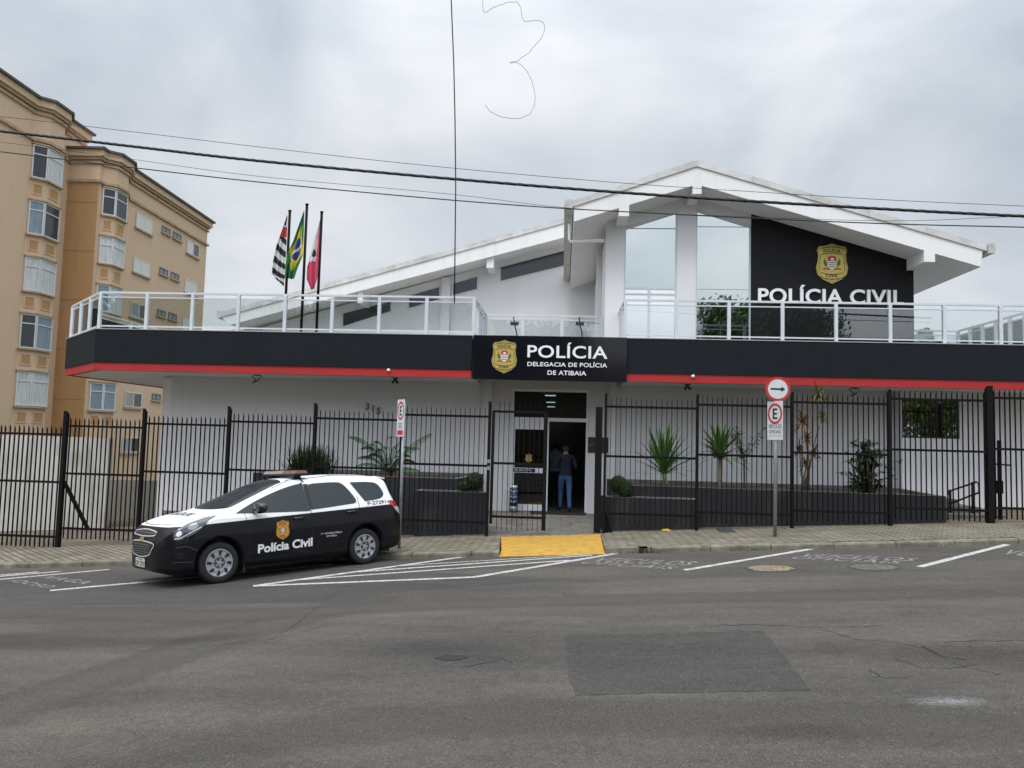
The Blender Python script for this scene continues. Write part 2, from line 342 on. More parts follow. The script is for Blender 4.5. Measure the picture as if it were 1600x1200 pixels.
# kerb stones laid end to end, with a gap at the drain inlet and the dropped part at the yellow ramp
mb = MB(); x = SWX0; INX = G(1001, 860).x
while x < SWX1:
    L = random.uniform(.92, 1.05); x2 = x+L-.012
    if not (x2 > INX-.07 and x < INX+.08) and not (x > RX0 and x2 < RX1):
        a, b = x, x2; dz = random.uniform(-.008, .006); dy = random.uniform(-.012, .012)
        if a < RX1 < b: a = RX1+.003
        if a < RX0 < b: b = RX0-.003
        pr = [(0, -.3), (.0, .065), (.012, .088), (.035, .097), (.13, .097), (.13, -.3)]
        ps = [Vector((a, KY+p[0]+dy, road_z(a, KY)+p[1]+dz)) for p in pr]; qs = [Vector((b, KY+p[0]+dy, road_z(b, KY)+p[1]+dz)) for p in pr]; n = len(ps)
        mb.add(ps+qs, [tuple(range(n)), tuple(range(n, 2*n))[::-1]] + [(i, n+i, n+(i+1) % n, (i+1) % n) for i in range(n)])
    elif x2 > INX-.07 and x < INX+.08:
        for a, b in ((max(x, RX1+.004), INX-.07), (INX+.08, x2)):
            if b-a > .05: mb.obox(((a+b)/2, KY+.065, road_z((a+b)/2, KY)-.055), ((b-a)/2, 0, (b-a)/2*RGX), (0, .065, 0), (0, 0, .15))
    x += L
put(mb.build('kerb', KERBM), kind='structure')
mb = MB(); mb.box(INX-.07, INX+.08, KY+.06, KY+.13, road_z(INX, KY)-.28, road_z(INX, KY)+.06); mb.prism([(INX+.0, KY-.02, road_z(INX, KY)), (INX+.12, KY+.05, road_z(INX, KY)), (INX+.10, KY+.1, road_z(INX, KY)+.08), (INX+.03, KY+.06, road_z(INX, KY)+.07)], (.03, .0, 0))
put(mb.build('drain_inlet', mat('drain_dark', (.02, .019, .017), .95)), 'dark drain inlet hole in the broken kerb beside the yellow ramp', 'drain inlet')
# yellow ramp
yb0, yb1 = W(787, 831, 0), W(937, 831, 0)
mb = MB(); P = [(RX0, KY-.03), (RX1, KY-.03), (RX1-.03, KY+.12), (RX0+.03, KY+.12)]
mb.add([(RX0+.003, KY-.05, road_z(RX0, KY-.05)+.004), (RX1-.003, KY-.05, road_z(RX1, KY-.05)+.004), (RX1-.012, KY+.5, road_z(RX1, KY)+.055), (RX0+.003, KY+.5, road_z(RX0, KY)+.055),
        (RB1-.006, RYB, walk_z(RB1, RYB)-.002), (RB0+.006, RYB, walk_z(RB0, RYB)-.002)], [(0, 1, 2, 3), (3, 2, 4, 5)])
put(mb.build('yellow_kerb_ramp', YEL), kind='structure')
# yards and entrance floor
DIRT = mat('yard_dirt', (.16, .13, .095), .95, var=.5, vscale=2, bump=.5)
grid_sheet('left_yard', -22, -2.2, FY+.25, 30, lambda X, Y: walk_z(X, FY+.25)-.03, 10, 4, DIRT)
grid_sheet('right_yard', 1.6, 16, FY+.25, 22, lambda X, Y: walk_z(X, FY+.25)-.03, 10, 4, DIRT)
TILE = paver_mat('entrance_tiles', (.20, .19, .17), (.185, .175, .155), (.13, .125, .115), 0, .45, .45)
mb = MB(); z1 = walk_z(-1, FY+.25)
mb.add([(-2.2, FY+.252, walk_z(-2.2, FY+.25)-.004), (1.6, FY+.252, walk_z(1.6, FY+.25)-.004), (1.6, 18.2, -.012), (-2.2, 18.2, -.012), (1.6, 30, 0), (-2.2, 30, 0)], [(0, 1, 2, 3), (3, 2, 4, 5)])
put(mb.build('entrance_floor', TILE), kind='structure')

# ---------------- road markings and patches
def quad_on_road(name, pix, M, dz=.004, lab=None):
    mb = MB(); mb.add([G(x, y, dz) for x, y in pix], [tuple(range(len(pix)))]); return put(mb.build(name, M), kind='structure')
def stripe(pa, pb, w0, dz=.004, mb=None):
    a = G(*pa, dz); b = G(*pb, dz); d = (b-a).normalized(); s_ = Vector((0, 0, 1)).cross(d)*w0/2; n = 14
    vs = []
    for i in range(n+1):
        p = a+(b-a)*i/n; k = 1+random.uniform(-.08, .08); vs += [p-s_*k, p+s_*k]
    mb.add(vs, [(2*i, 2*i+2, 2*i+3, 2*i+1) for i in range(n)])
mb = MB(); stripe((1070, 891), (1273, 857), .10, mb=mb); put(mb.build('parking_line', WMARK), kind='structure')
mb = MB(); stripe((1437, 886), (1574, 851), .10, mb=mb); put(mb.build('parking_line', WMARK), kind='structure')
mb = MB(); stripe((78, 923), (300, 903), .10, mb=mb); stripe((300, 903), (520, 882), .10, .0042, mb=mb); put(mb.build('parking_line', WMARK), kind='structure')
mb = MB(); stripe((-60, 911), (170, 890), .07, mb=mb); stripe((-60, 906), (95, 893), .07, .0045, mb); stripe((0, 899), (60, 894), .07, .005, mb); put(mb.build('hatched_marking', WMARK), kind='structure')
mb = MB()
for i, (a, b, w_) in enumerate([((396, 916), (742, 902), .10), ((742, 902), (975, 863), .10), ((396, 916), (720, 871), .09), ((720, 871), (960, 861.5), .06),
             ((545, 895), (925, 868), .08), ((460, 907), (890, 876), .08), ((620, 885), (945, 865), .05)]):
    stripe(a, b, w_, .004+.0006*i, mb)
put(mb.build('hatched_marking', WMARK), kind='structure')
def road_text(name, rows, M=WORN):
    mb = MB()
    for s_, a, b, up in rows:
        A = G(*a, .004); B = G(*b, .004); U_ = G(*up, .004)-A
        text_mb(mb, s_, A, (B-A).normalized()*U_.length, U_, (0, 0, 1), 0, .012, 1.15, width=(B-A).length)
    put(mb.build(name, M), kind='structure')
road_text('road_lettering', [('VEÍCULOS', (922, 877), (1075, 884), (944, 871.5)), ('OFICIAIS', (903, 880.5), (1046, 890), (922, 877))])
road_text('road_lettering', [('VEÍCULOS', (1246, 869), (1425, 877), (1262, 865)), ('OFICIAIS', (1232, 873), (1402, 881), (1248, 869.3))])
road_text('road_lettering', [('VEÍC', (1562, 866), (1640, 871), (1580, 859))])
road_text('road_lettering', [('IDOSO', (12, 908), (70, 919), (34, 906)), ('VAGA', (62, 903), (130, 913), (84, 900))])
PD0 = [(884, 992), (1000, 991), (1100, 988), (1190, 986), (1206, 1000), (1236, 1040), (1268, 1079), (1150, 1081), (1000, 1084), (900, 1087), (890, 1060), (886, 1020)]
PD = []
for q0, q1 in zip(PD0, PD0[1:]+PD0[:1]):
    for k in range(8): t_ = k/8; PD.append((q0[0]+(q1[0]-q0[0])*t_+random.uniform(-1.3, 1.3), q0[1]+(q1[1]-q0[1])*t_+random.uniform(-.7, .7)))
quad_on_road('asphalt_repair_patch', PD, ASPH_P, .0022)
ASPH_L = asphalt('asphalt_worn', (.12, .112, .10), (.135, .127, .112), .9)
quad_on_road('asphalt_dark_lane', [(0, 910), (160, 893), (470, 887), (640, 893), (900, 905), (620, 925), (540, 940), (300, 943), (0, 947)], asphalt('asphalt_dark_strip', (.050, .049, .048), (.064, .062, .060), .9), .0015)
def crack(pts, wd=.012, name='road_crack'):
    mb = MB(); L = [G(x, y, .003) for x, y in pts]; fine = []
    for a, b in zip(L, L[1:]):
        n = max(2, int((b-a).length/.06))
        for i in range(n): p = a+(b-a)*i/n; fine.append(p+Vector((random.gauss(0, .012), random.gauss(0, .012), 0)))
    fine.append(L[-1]); vs = []
    for i, p in enumerate(fine):
        d = (fine[min(i+1, len(fine)-1)]-fine[max(0, i-1)]).normalized(); s_ = Vector((0, 0, 1)).cross(d)*wd/2*random.uniform(.3, 1.3); vs += [p-s_, p+s_]
    mb.add(vs, [(2*i, 2*i+2, 2*i+3, 2*i+1) for i in range(len(fine)-1)])
    return mb.v, mb.f
CRK = mat('crack_dark', (.022, .021, .02), .95)
def soft_strip(name, pix, wid, col, amax, dz, ns=6):
    """worn or stained band lying on the road, its edges fading through noise"""
    M = bpy.data.materials.new(name); M.use_nodes = True; n = M.node_tree.nodes; l = M.node_tree.links; b = n['Principled BSDF']; b.inputs['Roughness'].default_value = .9; b.inputs['Specular IOR Level'].default_value = .25
    t = n.new('ShaderNodeTexCoord'); at_ = n.new('ShaderNodeAttribute'); at_.attribute_name = 'fade'
    no = n.new('ShaderNodeTexNoise'); no.inputs['Scale'].default_value = ns; no.inputs['Detail'].default_value = 9; no.inputs['Roughness'].default_value = .7; l.new(t.outputs['Object'], no.inputs['Vector'])
    g_ = n.new('ShaderNodeTexNoise'); g_.inputs['Scale'].default_value = 95; g_.inputs['Detail'].default_value = 3; l.new(t.outputs['Object'], g_.inputs['Vector'])
    cr2 = n.new('ShaderNodeValToRGB'); cr2.color_ramp.elements[0].position = .34; cr2.color_ramp.elements[0].color = (*[c*.6 for c in col], 1); cr2.color_ramp.elements[1].position = .68; cr2.color_ramp.elements[1].color = (*[c*1.5 for c in col], 1); l.new(g_.outputs[0], cr2.inputs[0]); l.new(cr2.outputs[0], b.inputs['Base Color'])
    ad = n.new('ShaderNodeMath'); ad.operation = 'ADD'; l.new(at_.outputs['Fac'], ad.inputs[0]); l.new(no.outputs[0], ad.inputs[1])
    mr_ = n.new('ShaderNodeMapRange'); mr_.inputs[1].default_value = .62; mr_.inputs[2].default_value = 1.45; mr_.inputs[3].default_value = 0; mr_.inputs[4].default_value = amax; l.new(ad.outputs[0], mr_.inputs[0]); l.new(mr_.outputs[0], b.inputs['Alpha'])
    P_ = [G(x, y, dz) for x, y in pix]; fine = []
    for i in range(len(P_)-1):
        p0, p1, p2, p3 = P_[max(0, i-1)], P_[i], P_[i+1], P_[min(len(P_)-1, i+2)]
        for k in range(6): s_ = k/6; fine.append(.5*((2*p1)+(-p0+p2)*s_+(2*p0-5*p1+4*p2-p3)*s_**2+(-p0+3*p1-3*p2+p3)*s_**3))
    fine.append(P_[-1]); N_ = len(fine); vs = []; fd = []; K = 6
    for i, p in enumerate(fine):
        d = (fine[min(i+1, N_-1)]-fine[max(0, i-1)]); d.z = 0; d.normalize(); s_ = Vector((-d.y, d.x, 0)); w_ = wid[0]+(wid[1]-wid[0])*i/(N_-1)
        e_ = min(1, i/4, (N_-1-i)/4)
        for k in range(K+1): q = p+s_*w_*(k/K-.5); q.z = road_z(q.x, q.y)+dz; vs.append(q); fd.append(e_*math.sin(math.pi*k/K))
    mb = MB(); mb.add(vs, [(i*(K+1)+k, (i+1)*(K+1)+k, (i+1)*(K+1)+k+1, i*(K+1)+k+1) for i in range(N_-1) for k in range(K)]); o = mb.build(name, M, fixn=False); a_ = o.data.attributes.new('fade', 'FLOAT', 'POINT'); a_.data.foreach_set('value', fd); put(o, kind='structure')
soft_strip('road_wear', [(-300, 1200), (0, 1110), (180, 1052), (330, 1003), (480, 962), (640, 928)], (1.0, .9), (.098, .090, .079), .7, .0005)
soft_strip('road_wear', [(-200, 955), (100, 957), (350, 962), (620, 948), (900, 938), (1200, 932), (1700, 925)], (1.0, .8), (.105, .094, .080), .6, .0008)
soft_strip('road_wear', [(-200, 1000), (100, 1005), (300, 1000), (420, 985)], (.9, .4), (.046, .045, .043), .25, .0011)
soft_strip('road_wear', [(560, 1012), (700, 1015), (850, 1020)], (.8, .8), (.046, .044, .042), .2, .0013)
soft_strip('road_wear', [(1200, 1010), (1350, 1015), (1500, 1022), (1750, 1032)], (.9, 1.1), (.056, .050, .046), .25, .0010)
soft_strip('road_wear', [(200, 1180), (600, 1130), (900, 1120), (1300, 1125), (1800, 1150)], (.9, .9), (.095, .087, .077), .5, .0006)
soft_strip('road_wear', [(1150, 1152), (1250, 1142), (1400, 1150)], (.35, .35), (.05, .045, .04), .16, .0014, 9)
mbc = MB()
for pts, wd in [([(1285, 983), (1340, 1000), (1395, 1003), (1440, 1012), (1500, 1040), (1560, 1055)], .008), ([(1440, 1008), (1470, 1025), (1510, 1032)], .012), ([(1400, 1030), (1440, 1045), (1490, 1043), (1530, 1038)], .009),
                ([(1100, 978), (1180, 976), (1290, 981), (1380, 978)], .012), ([(1470, 1003), (1540, 1002), (1600, 1001)], .012), ([(1130, 985), (1190, 988)], .01),
                ([(690, 1043), (730, 1042), (760, 1036), (785, 1030), (800, 1036)], .012), ([(0, 902), (200, 906), (420, 896)], .007), ([(1050, 880), (1250, 873), (1600, 868)], .007),
                ([(1360, 1045), (1380, 1060), (1420, 1060)], .007), ([(540, 915), (500, 945), (450, 985), (420, 1000)], .008), ([(180, 1020), (300, 1012), (420, 1000), (520, 975)], .006)]:
    v, f = crack(pts, wd); mbc.add(v, f)
put(mbc.build('road_cracks', CRK, fixn=False), kind='structure')
# pothole and manhole marks
def disc_on_road(px, py, rx, ry, seed, dz=.004):
    c = G(px, py, dz); rnd = random.Random(seed); vs = [c]
    for k in range(28):
        t = 2*math.pi*k/28; q = 1+rnd.uniform(-.12, .12); x_, y_ = c.x+rx*q*math.cos(t), c.y+ry*q*math.sin(t); vs.append(Vector((x_, y_, road_z(x_, y_)+dz)))
    return vs
for (px, py, lab) in ((1205, 888, 'round manhole in the road covered with pale sand, nearer the long parking line'), (1366, 886, 'round manhole with a dark rim in the road under the painted letters')):
    c = G(px, py); t = thing('manhole_cover', c, lab, 'manhole')
    mb = MB(); n = 30; up = Vector((-RGX, -RGY, 1)).normalized()
    vs = []
    for rr, hh in ((.36, .002), (.352, .006), (.325, .006), (.318, .003)):
        for k in range(n):
            a = 2*math.pi*k/n; X_, Y_ = c.x+rr*math.cos(a), c.y+rr*math.sin(a); vs.append((X_, Y_, road_z(X_, Y_)+hh))
    mb.add(vs, [(j*n+k, j*n+(k+1) % n, (j+1)*n+(k+1) % n, (j+1)*n+k) for j in range(3) for k in range(n)])
    mb.build('rim', mat('manhole_iron', (.055, .051, .046), .9, var=.4, vscale=10), t)
    vs = disc_on_road(px, py, .31, .31, 3, .005); n = 28; mb = MB().add(vs, [(0, 1+k, 1+(k+1) % n) for k in range(n)])
    mb.build('lid', mat('sandy_cover' if px < 1300 else 'dusty_cover', (.25, .20, .13) if px < 1300 else (.13, .12, .10), .95, var=.8, vscale=14, bump=.8, bscale=25), t)
mb = MB(); vs = disc_on_road(705, 1028, .14, .09, 5, .0035); mb.add(vs, [(0, 1+k, 1+(k+1) % 28) for k in range(28)]); put(mb.build('pothole', CRK), kind='structure')
mb = MB(); vs = disc_on_road(1482, 1097, .36, .15, 8, .0035); mb.add(vs, [(0, 1+k, 1+(k+1) % 28) for k in range(28)])
def stain_mat():
    M = bpy.data.materials.new('pale_dust'); M.use_nodes = True; n = M.node_tree.nodes; l = M.node_tree.links; b = n['Principled BSDF']; b.inputs['Base Color'].default_value = (.33, .33, .33, 1); b.inputs['Roughness'].default_value = .9
    t = n.new('ShaderNodeTexCoord'); no = n.new('ShaderNodeTexNoise'); no.inputs['Scale'].default_value = 45; no.inputs['Detail'].default_value = 8; l.new(t.outputs['Object'], no.inputs['Vector'])
    r = n.new('ShaderNodeValToRGB'); r.color_ramp.elements[0].position = .3; r.color_ramp.elements[0].color = (0, 0, 0, 1); r.color_ramp.elements[1].position = .62; r.color_ramp.elements[1].color = (.7, .7, .7, 1); l.new(no.outputs[0], r.inputs[0]); c0_ = G(1482, 1097); gm = n.new('ShaderNodeMapping'); gm.inputs['Scale'].default_value = (1/.30, 1/.12, .01); gm.inputs['Location'].default_value = (-c0_.x/.30, -c0_.y/.12, 0); l.new(t.outputs['Object'], gm.inputs[0])
    gr_ = n.new('ShaderNodeTexGradient'); gr_.gradient_type = 'SPHERICAL'; l.new(gm.outputs[0], gr_.inputs[0]); ml_ = n.new('ShaderNodeMath'); ml_.operation = 'MULTIPLY'; l.new(r.outputs[0], ml_.inputs[0]); l.new(gr_.outputs['Fac'], ml_.inputs[1]); l.new(ml_.outputs[0], b.inputs['Alpha'])
    return M
put(mb.build('dust_patch', stain_mat()), kind='structure')

# ============================================================ POLICE STATION
CY, WY, UY, GY, NY = 17.2, 19.0, 19.0, 18.1, 26.3
st = thing('police_station', (0, WY, 0), 'white two-level police station with a gabled roof and a dark blue canopy band', 'building')
# --- ground floor walls
DX0, DX1, DZ = -1.27, .64, 3.0
WXL, WXC, WXR = -10.0, 7.92, 16
mb = MB()
mb.box(WXL, DX0, WY, WY+.2, -1.4, 4.0); mb.box(DX1, WXC, WY, WY+.2, -.6, 4.0); mb.box(DX0, DX1, WY, WY+.2, DZ, 4.0)
mb.add([(WXL, WY, -1.4), (WXL-.45, WY+.45, -1.4), (WXL-.45, WY+.45, 3.1), (WXL, WY, 3.1)], [(0, 1, 2, 3)])
mb.box(WXL-.45, WXL-.25, WY+.45, NY, -1.4, 3.1)
mb.build('ground_floor_wall', WHITE, st)
w0 = onY(1409, 623, 18.6); w1 = onY(1500, 686, 18.6)
mb = MB(); a, b, c, d = w0.x, w1.x, w1.z, w0.z
mb.box(WXC, a, 18.6, 19, -.6, 3.6); mb.box(b, WXR, 18.6, 19, -.6, 3.6); mb.box(a, b, 18.6, 19, -.6, c); mb.box(a, b, 18.6, 19, d, 3.6)
mb.build('side_wall', WHITE, st)
mb = MB(); mb.box(a, b, 18.66, 18.68, c, d); fr = MB(); fr.box(a, b, 18.64, 18.69, c, c+.04).box(a, b, 18.64, 18.69, d-.04, d).box(a, a+.04, 18.64, 18.69, c+.04, d-.04).box(b-.04, b, 18.64, 18.69, c+.04, d-.04)
o = fr.build('window', BLK, st); mb.build('pane', mat('side_mirror_glass', (.5, .52, .5), .02, metal=1), o)
# pilasters beside the entrance and the porch head
for p0, p1 in ((754, 767), (952, 963)): mb = MB(); mb.box(XY(p0, 640, 18.85), XY(p1, 640, 18.85), 18.85, WY-.003, -.3, 3.9); mb.build('pilaster', WHITE, st)
# dirty plinth on the left corner
mb = MB(); mb.box(WXL+.003, -6.8, WY-.012, WY-.002, -1.3, -.28)
mb.build('dirty_plinth', mat('dirty_render', (.20, .18, .145), .95, var=.4, vscale=3), st)
# --- canopy: slab, soffit, red band, navy fascia
TOPZ, FZ0, SZ = 4.06, 3.29, 3.10
SX0, SX1 = onY(737, 560, CY).x, onY(980, 560, CY).x
CXL = -10.95; cl = onZ(104, 530, TOPZ); cl2 = Vector((cl.x, cl.y, 0)); CXR = 14.0
poly = [(CXL, CY), (SX0, CY), (SX0, WY-.003), (WXL-.1, WY-.003), (WXL-.1, NY), (cl2.x, NY), (cl2.x, cl2.y)]
def ext(poly, z0, z1, mb): return mb.prism([(x, y, z0) for x, y in poly], (0, 0, z1-z0))
def inset_poly(poly, d): return poly
mb = MB(); ins = .05
pL = [(CXL+.02, CY+ins), (SX0-.0, CY+ins), (SX0, WY-.003), (WXL-.1, WY-.003), (WXL-.1, NY), (cl2.x+ins, NY), (cl2.x+ins, cl2.y+.02)]
ext(pL, SZ+.02, FZ0+.1, mb)
pR = [(SX1, CY+ins), (CXR, CY+ins), (CXR, 18.59), (WXC, 18.59), (WXC, WY-.003), (SX1, WY-.003)]
ext(pR, SZ+.02, FZ0+.1, mb); mb.build('soffit', WHITE, st)
def fascia(mb, pts, z0, z1, t, off=0.0):
    for (x0, y0), (x1, y1) in zip(pts, pts[1:]):
        a = Vector((x0, y0, 0)); b = Vector((x1, y1, 0)); d = (b-a).normalized(); n = Vector((-d.y, d.x, 0))  # inward
        q = [a+n*off, b+n*off, b+n*(off+t), a+n*(off+t)]; mb.prism([(p.x, p.y, z0) for p in q], (0, 0, z1-z0))
mb = MB(); fascia(mb, [(cl2.x, NY), (cl2.x, cl2.y), (CXL, CY), (SX0, CY)], SZ, FZ0, .12, .028); fascia(mb, [(SX1, CY), (CXR, CY)], SZ, FZ0, .12, .028)
mb.build('red_band', REDB, st)
mb = MB(); fascia(mb, [(cl2.x, NY), (cl2.x, cl2.y), (CXL, CY), (SX0, CY)], FZ0, TOPZ, .16); fascia(mb, [(SX1, CY), (CXR, CY)], FZ0, TOPZ, .16); mb.box(SX0, SX1, CY+.06, CY+.16, FZ0, TOPZ)
mb.build('fascia', NAVY, st)
mb = MB(); mb.prism([(x, y, 3.94) for x, y in [(cl2.x+.17, NY), (cl2.x+.17, cl2.y+.1), (CXL+.1, CY+.17), (CXR, CY+.17), (CXR, NY)]], (0, 0, .06))
mb.build('terrace_slab', CONC, st)
mb = MB(); 
for pts in ([(cl2.x, NY), (cl2.x, cl2.y), (CXL, CY), (SX0, CY)], [(SX1, CY), (CXR, CY)]): fascia(mb, pts, TOPZ+.001, TOPZ+.02, .2, -.012)
mb.build('coping', mat('coping_grey', (.35, .36, .37), .6), st)

# --- railings
RZT = 4.965
def railing(pts, posts_at, name='railing', base=4.0, foot=TOPZ+.02):
    """One railing run: rails in one mesh, each post and glass pane a child."""
    rl = MB()
    for a, b in zip(pts, pts[1:]):
        a = Vector((*a, 0)); b = Vector((*b, 0))
        rl.bar(a+Vector((0, 0, RZT-.02)), b+Vector((0, 0, RZT-.02)), .055, .045)
        rl.bar(a+Vector((0, 0, RZT-.13)), b+Vector((0, 0, RZT-.13)), .03, .025)
        rl.bar(a+Vector((0, 0, foot+.07)), b+Vector((0, 0, foot+.07)), .03, .03)
    o = rl.build(name, ALU, st)
    for (p, q) in posts_at:
        pm = MB(); pm.box(p-.035, p+.035, q-.035, q+.035, base, RZT-.043); pm.build('post', ALU, o)
    for (p, q), (r_, s_) in zip(posts_at, posts_at[1:]):
        a = Vector((p, q, 0)); b = Vector((r_, s_, 0)); d = (b-a)
        if d.length > 3.5: continue
        dn = d.normalized(); a2 = a+dn*.045; b2 = b-dn*.045; g = MB(); z0, z1 = foot+.1, RZT-.15
        nn = Vector((-dn.y, dn.x, 0))*.004
        g.prism([a2-nn+Vector((0, 0, z0)), b2-nn+Vector((0, 0, z0)), b2-nn+Vector((0, 0, z1)), a2-nn+Vector((0, 0, z1))], nn*2)
        g.build('pane', GLASS, o)
    return o
RYF = CY+.09
lp = [XY(x, 480, RYF) for x in (157, 230, 301, 373, 446, 519.5, 593, 667, 741)]
clr = Vector((cl2.x+.09, cl2.y+.05)); c0 = Vector((lp[0], RYF)); ch = [c0.lerp(clr, t) for t in (1, .66, .33)]
sidep = [(clr.x, y) for y in (NY-.1, NY-2.2, NY-4.2, clr.y+1.2)]
railing([(clr.x, NY-.1), tuple(clr), tuple(c0), (lp[-1], RYF)], sidep + [tuple(p) for p in ch] + [(x, RYF) for x in lp])
MYR = 19.72
railing([(lp[-1], RYF), (lp[-1]+.02, MYR)], [(lp[-1], RYF+.001), (lp[-1], 18.1), (lp[-1]+.01, 18.9), (lp[-1]+.018, MYR-.09)][1:])
mids = [XY(x, 510, MYR) for x in (817, 878)]
xm1 = XY(942, 510, MYR)
railing([(lp[-1]+.05, MYR), (xm1, MYR)], [(lp[-1]+.03, MYR)] + [(x, MYR) for x in mids] + [(xm1-.035, MYR)])
rp = [XY(x, 490, RYF) for x in (977, 1057, 1139, 1222.5, 1306, 1390.5, 1475, 1563, 1650, 1737)]
sx_ = XY(977, 490, RYF)
railing([(sx_, RYF), (sx_-.02, WY-.02)], [(sx_-.01, 17.9), (sx_-.015, 18.5)])
railing([(rp[0], RYF), (rp[-1], RYF)], [(x, RYF) for x in rp])
rs = onZ(1600, 488, RZT); re_ = onZ(1494, 516.5, RZT); XR = rs.x
railing([(XR, RYF+.3), (XR, re_.y), (re_.x-2.0, re_.y), (re_.x-2.7, re_.y+2)], [(XR, y) for y in np.linspace(RYF+.3, re_.y, 7)][:6] + [(XR, re_.y), (re_.x-2.0, re_.y)])

# --- upper storey
UX0 = XY(946, 440, UY); UX1 = XY(1428, 480, UY)
GP = dict(L=onY(895, 314, GY), P=onY(1088.6, 250.7, GY), Rr=onY(1541, 382.5, GY), LB=onY(897, 346, GY), RB=onY(1533, 417, GY))
pk_b = onY(1089, 288, GY)
def soff(x):                        # soffit height above X
    if x < pk_b.x: t = (x-GP['LB'].x)/(pk_b.x-GP['LB'].x); return GP['LB'].z+t*(pk_b.z-GP['LB'].z)
    t = (x-pk_b.x)/(GP['RB'].x-pk_b.x); return pk_b.z+t*(GP['RB'].z-pk_b.z)
RBK = 31.0
rf = MB(); pts = [GP['LB'], pk_b, GP['RB'], Vector((GP['RB'].x+.04, GY, GP['Rr'].z-.12)), Vector((GP['P'].x, GY, GP['P'].z-.13)), Vector((GP['LB'].x-.02, GY, GP['L'].z-.12))]
pts = [Vector((p.x, GY, p.z)) for p in pts]
rf.prism(pts, (0, RBK-GY, 0)); roof = rf.build('gable_roof', WHITE_ROOF, st)
cp = MB()
for A, B in ((GP['L'], GP['P']), (GP['P'], GP['Rr'])):
    a = Vector((A.x, GY-.035, A.z)); b = Vector((B.x, GY-.035, B.z)); q = [a+Vector((0, 0, -.15)), b+Vector((0, 0, -.15)), b, a]
    n_ = 5
    for i in range(n_):
        t0, t1 = i/n_, (i+1)/n_-.0008
        cp.prism([q[0].lerp(q[1], t0), q[0].lerp(q[1], t1), q[3].lerp(q[2], t1), q[3].lerp(q[2], t0)], (0, .24, 0))
cp.build('verge_flashing', FLASH, roof)
tl = MB()
for A, B in ((GP['L'], GP['P']), (GP['P'], GP['Rr'])):
    a = Vector((A.x, GY+.21, A.z-.02)); b = Vector((B.x, GY+.21, B.z-.02)); tl.prism([a-Vector((0, 0, .12)), b-Vector((0, 0, .12)), b, a], (0, RBK-GY-.3, 0))
tl.build('roof_sheeting', mat('roof_sheet', (.22, .2, .18), .8, var=.3, vscale=3), roof)
gt = MB(); xL = GP['L'].x; gt.box(xL-.20, xL-.01, GY-.06, RBK, GP['L'].z-.22, GP['L'].z+.02); xR = GP['Rr'].x; gt2 = MB(); gt2.box(xR+.01, xR+.17, GY-.06, RBK, GP['Rr'].z-.2, GP['Rr'].z+.03)
gt.build('gutter', mat('gutter_white', (.55, .54, .5), .6, var=.4, vscale=4), roof); gt2.build('gutter', mat('gutter_white', (1,1,1)), roof)
# beams that run under the roof
for px0, px1 in ((967, 983), (1082, 1096), (1413+30, 1460)):
    b = MB(); x0 = XY(px0, 330, GY); x1 = XY(px1, 330, GY); zb = min(soff(x0), soff(x1)) - .20
    b.box(x0, x1, GY-.004, UY+.35, zb, max(soff(x0), soff(x1))+.12); b.build('roof_beam', WHITE_ROOF, roof)
# columns and walls following the soffit
def wallpoly(x0, x1, y0, y1, z0=4.0, dz=-.003, n=4):
    xs_ = [x0]+[pk_b.x]*(x0 < pk_b.x < x1)+[x1]; top = [(x, y0, soff(x)+dz+.01) for x in xs_]; m_ = MB(); m_.prism([(x0, y0, z0), (x1, y0, z0)]+top[::-1], (0, y1-y0, 0)); return m_
xa, xb, xc, xd_, xe, xf = [XY(p, 440, UY) for p in (975, 1057.5, 1087, 1169.5, 1173.5, 1428)]
for x0, x1 in ((UX0, xa), (xb, xc)): wallpoly(x0, x1, UY, UY+.3).build('column', WHITE, st)
wallpoly(xe, UX1, UY+.0, UY+.2).build('black_feature_wall', BLACKW, st)
m_ = MB()
for x0, x1 in ((xa, xb), (xc, xe)):
    xs_ = [x0, x1]; m_.prism([(x0, UY+.02, soff(x0)-.27), (x1, UY+.02, soff(x1)-.27), (x1, UY+.02, soff(x1)), (x0, UY+.02, soff(x0))], (0, .2, 0))
m_.box(UX0+.01, UX0+.2, UY+.3, NY+.3, 4.0, GP['LB'].z); m_.box(UX0-.12, UX0+.005, 21.2, 21.6, 4.0, 7.0); m_.box(UX1-.2, UX1-.005, UY+.2, RBK-1, 4.0, GP['RB'].z+.25)
m_.build('upper_wall', WHITE, st)
def sloped_window(x0, x1, lines, vlines, M, Ms=None):
    fr = MB(); yy = UY+.06; zt = lambda x: soff(x)-.27
    t = .035
    fr.box(x0, x0+t, yy-.03, yy+.04, 4.05, zt(x0)); fr.box(x1-t, x1, yy-.03, yy+.04, 4.05, zt(x1))
    fr.prism([(x0+t, yy-.03, zt(x0)-.06), (x1-t, yy-.03, zt(x1)-.06), (x1-t, yy-.03, zt(x1)), (x0+t, yy-.03, zt(x0))], (0, .07, 0))
    for z in lines: fr.box(x0+t, x1-t, yy-.025, yy+.035, z-.02, z+.02)
    for (x, z0, z1) in vlines: fr.box(x-.03, x+.03, yy-.028, yy+.03, z0, z1)
    o = fr.build('window', ALU, st); return o, yy
zt1 = onY(1014, 450, UY).z; zsm = onY(1000, 356, UY).z
wn, yy = sloped_window(xa, xb, [zt1, zt1-.14, 4.3], [(XY(1014, 490, UY), 4.05, zt1-.02)], MIRROR)
g = MB(); g.prism([(xa, yy, zt1), (xb, yy, zt1), (xb, yy, soff(xb)-.28), (xa, yy, soff(xa)-.28)], (0, .02, 0)); g.build('pane', MIRROR, wn)
xm_ = XY(1014, 490, UY)
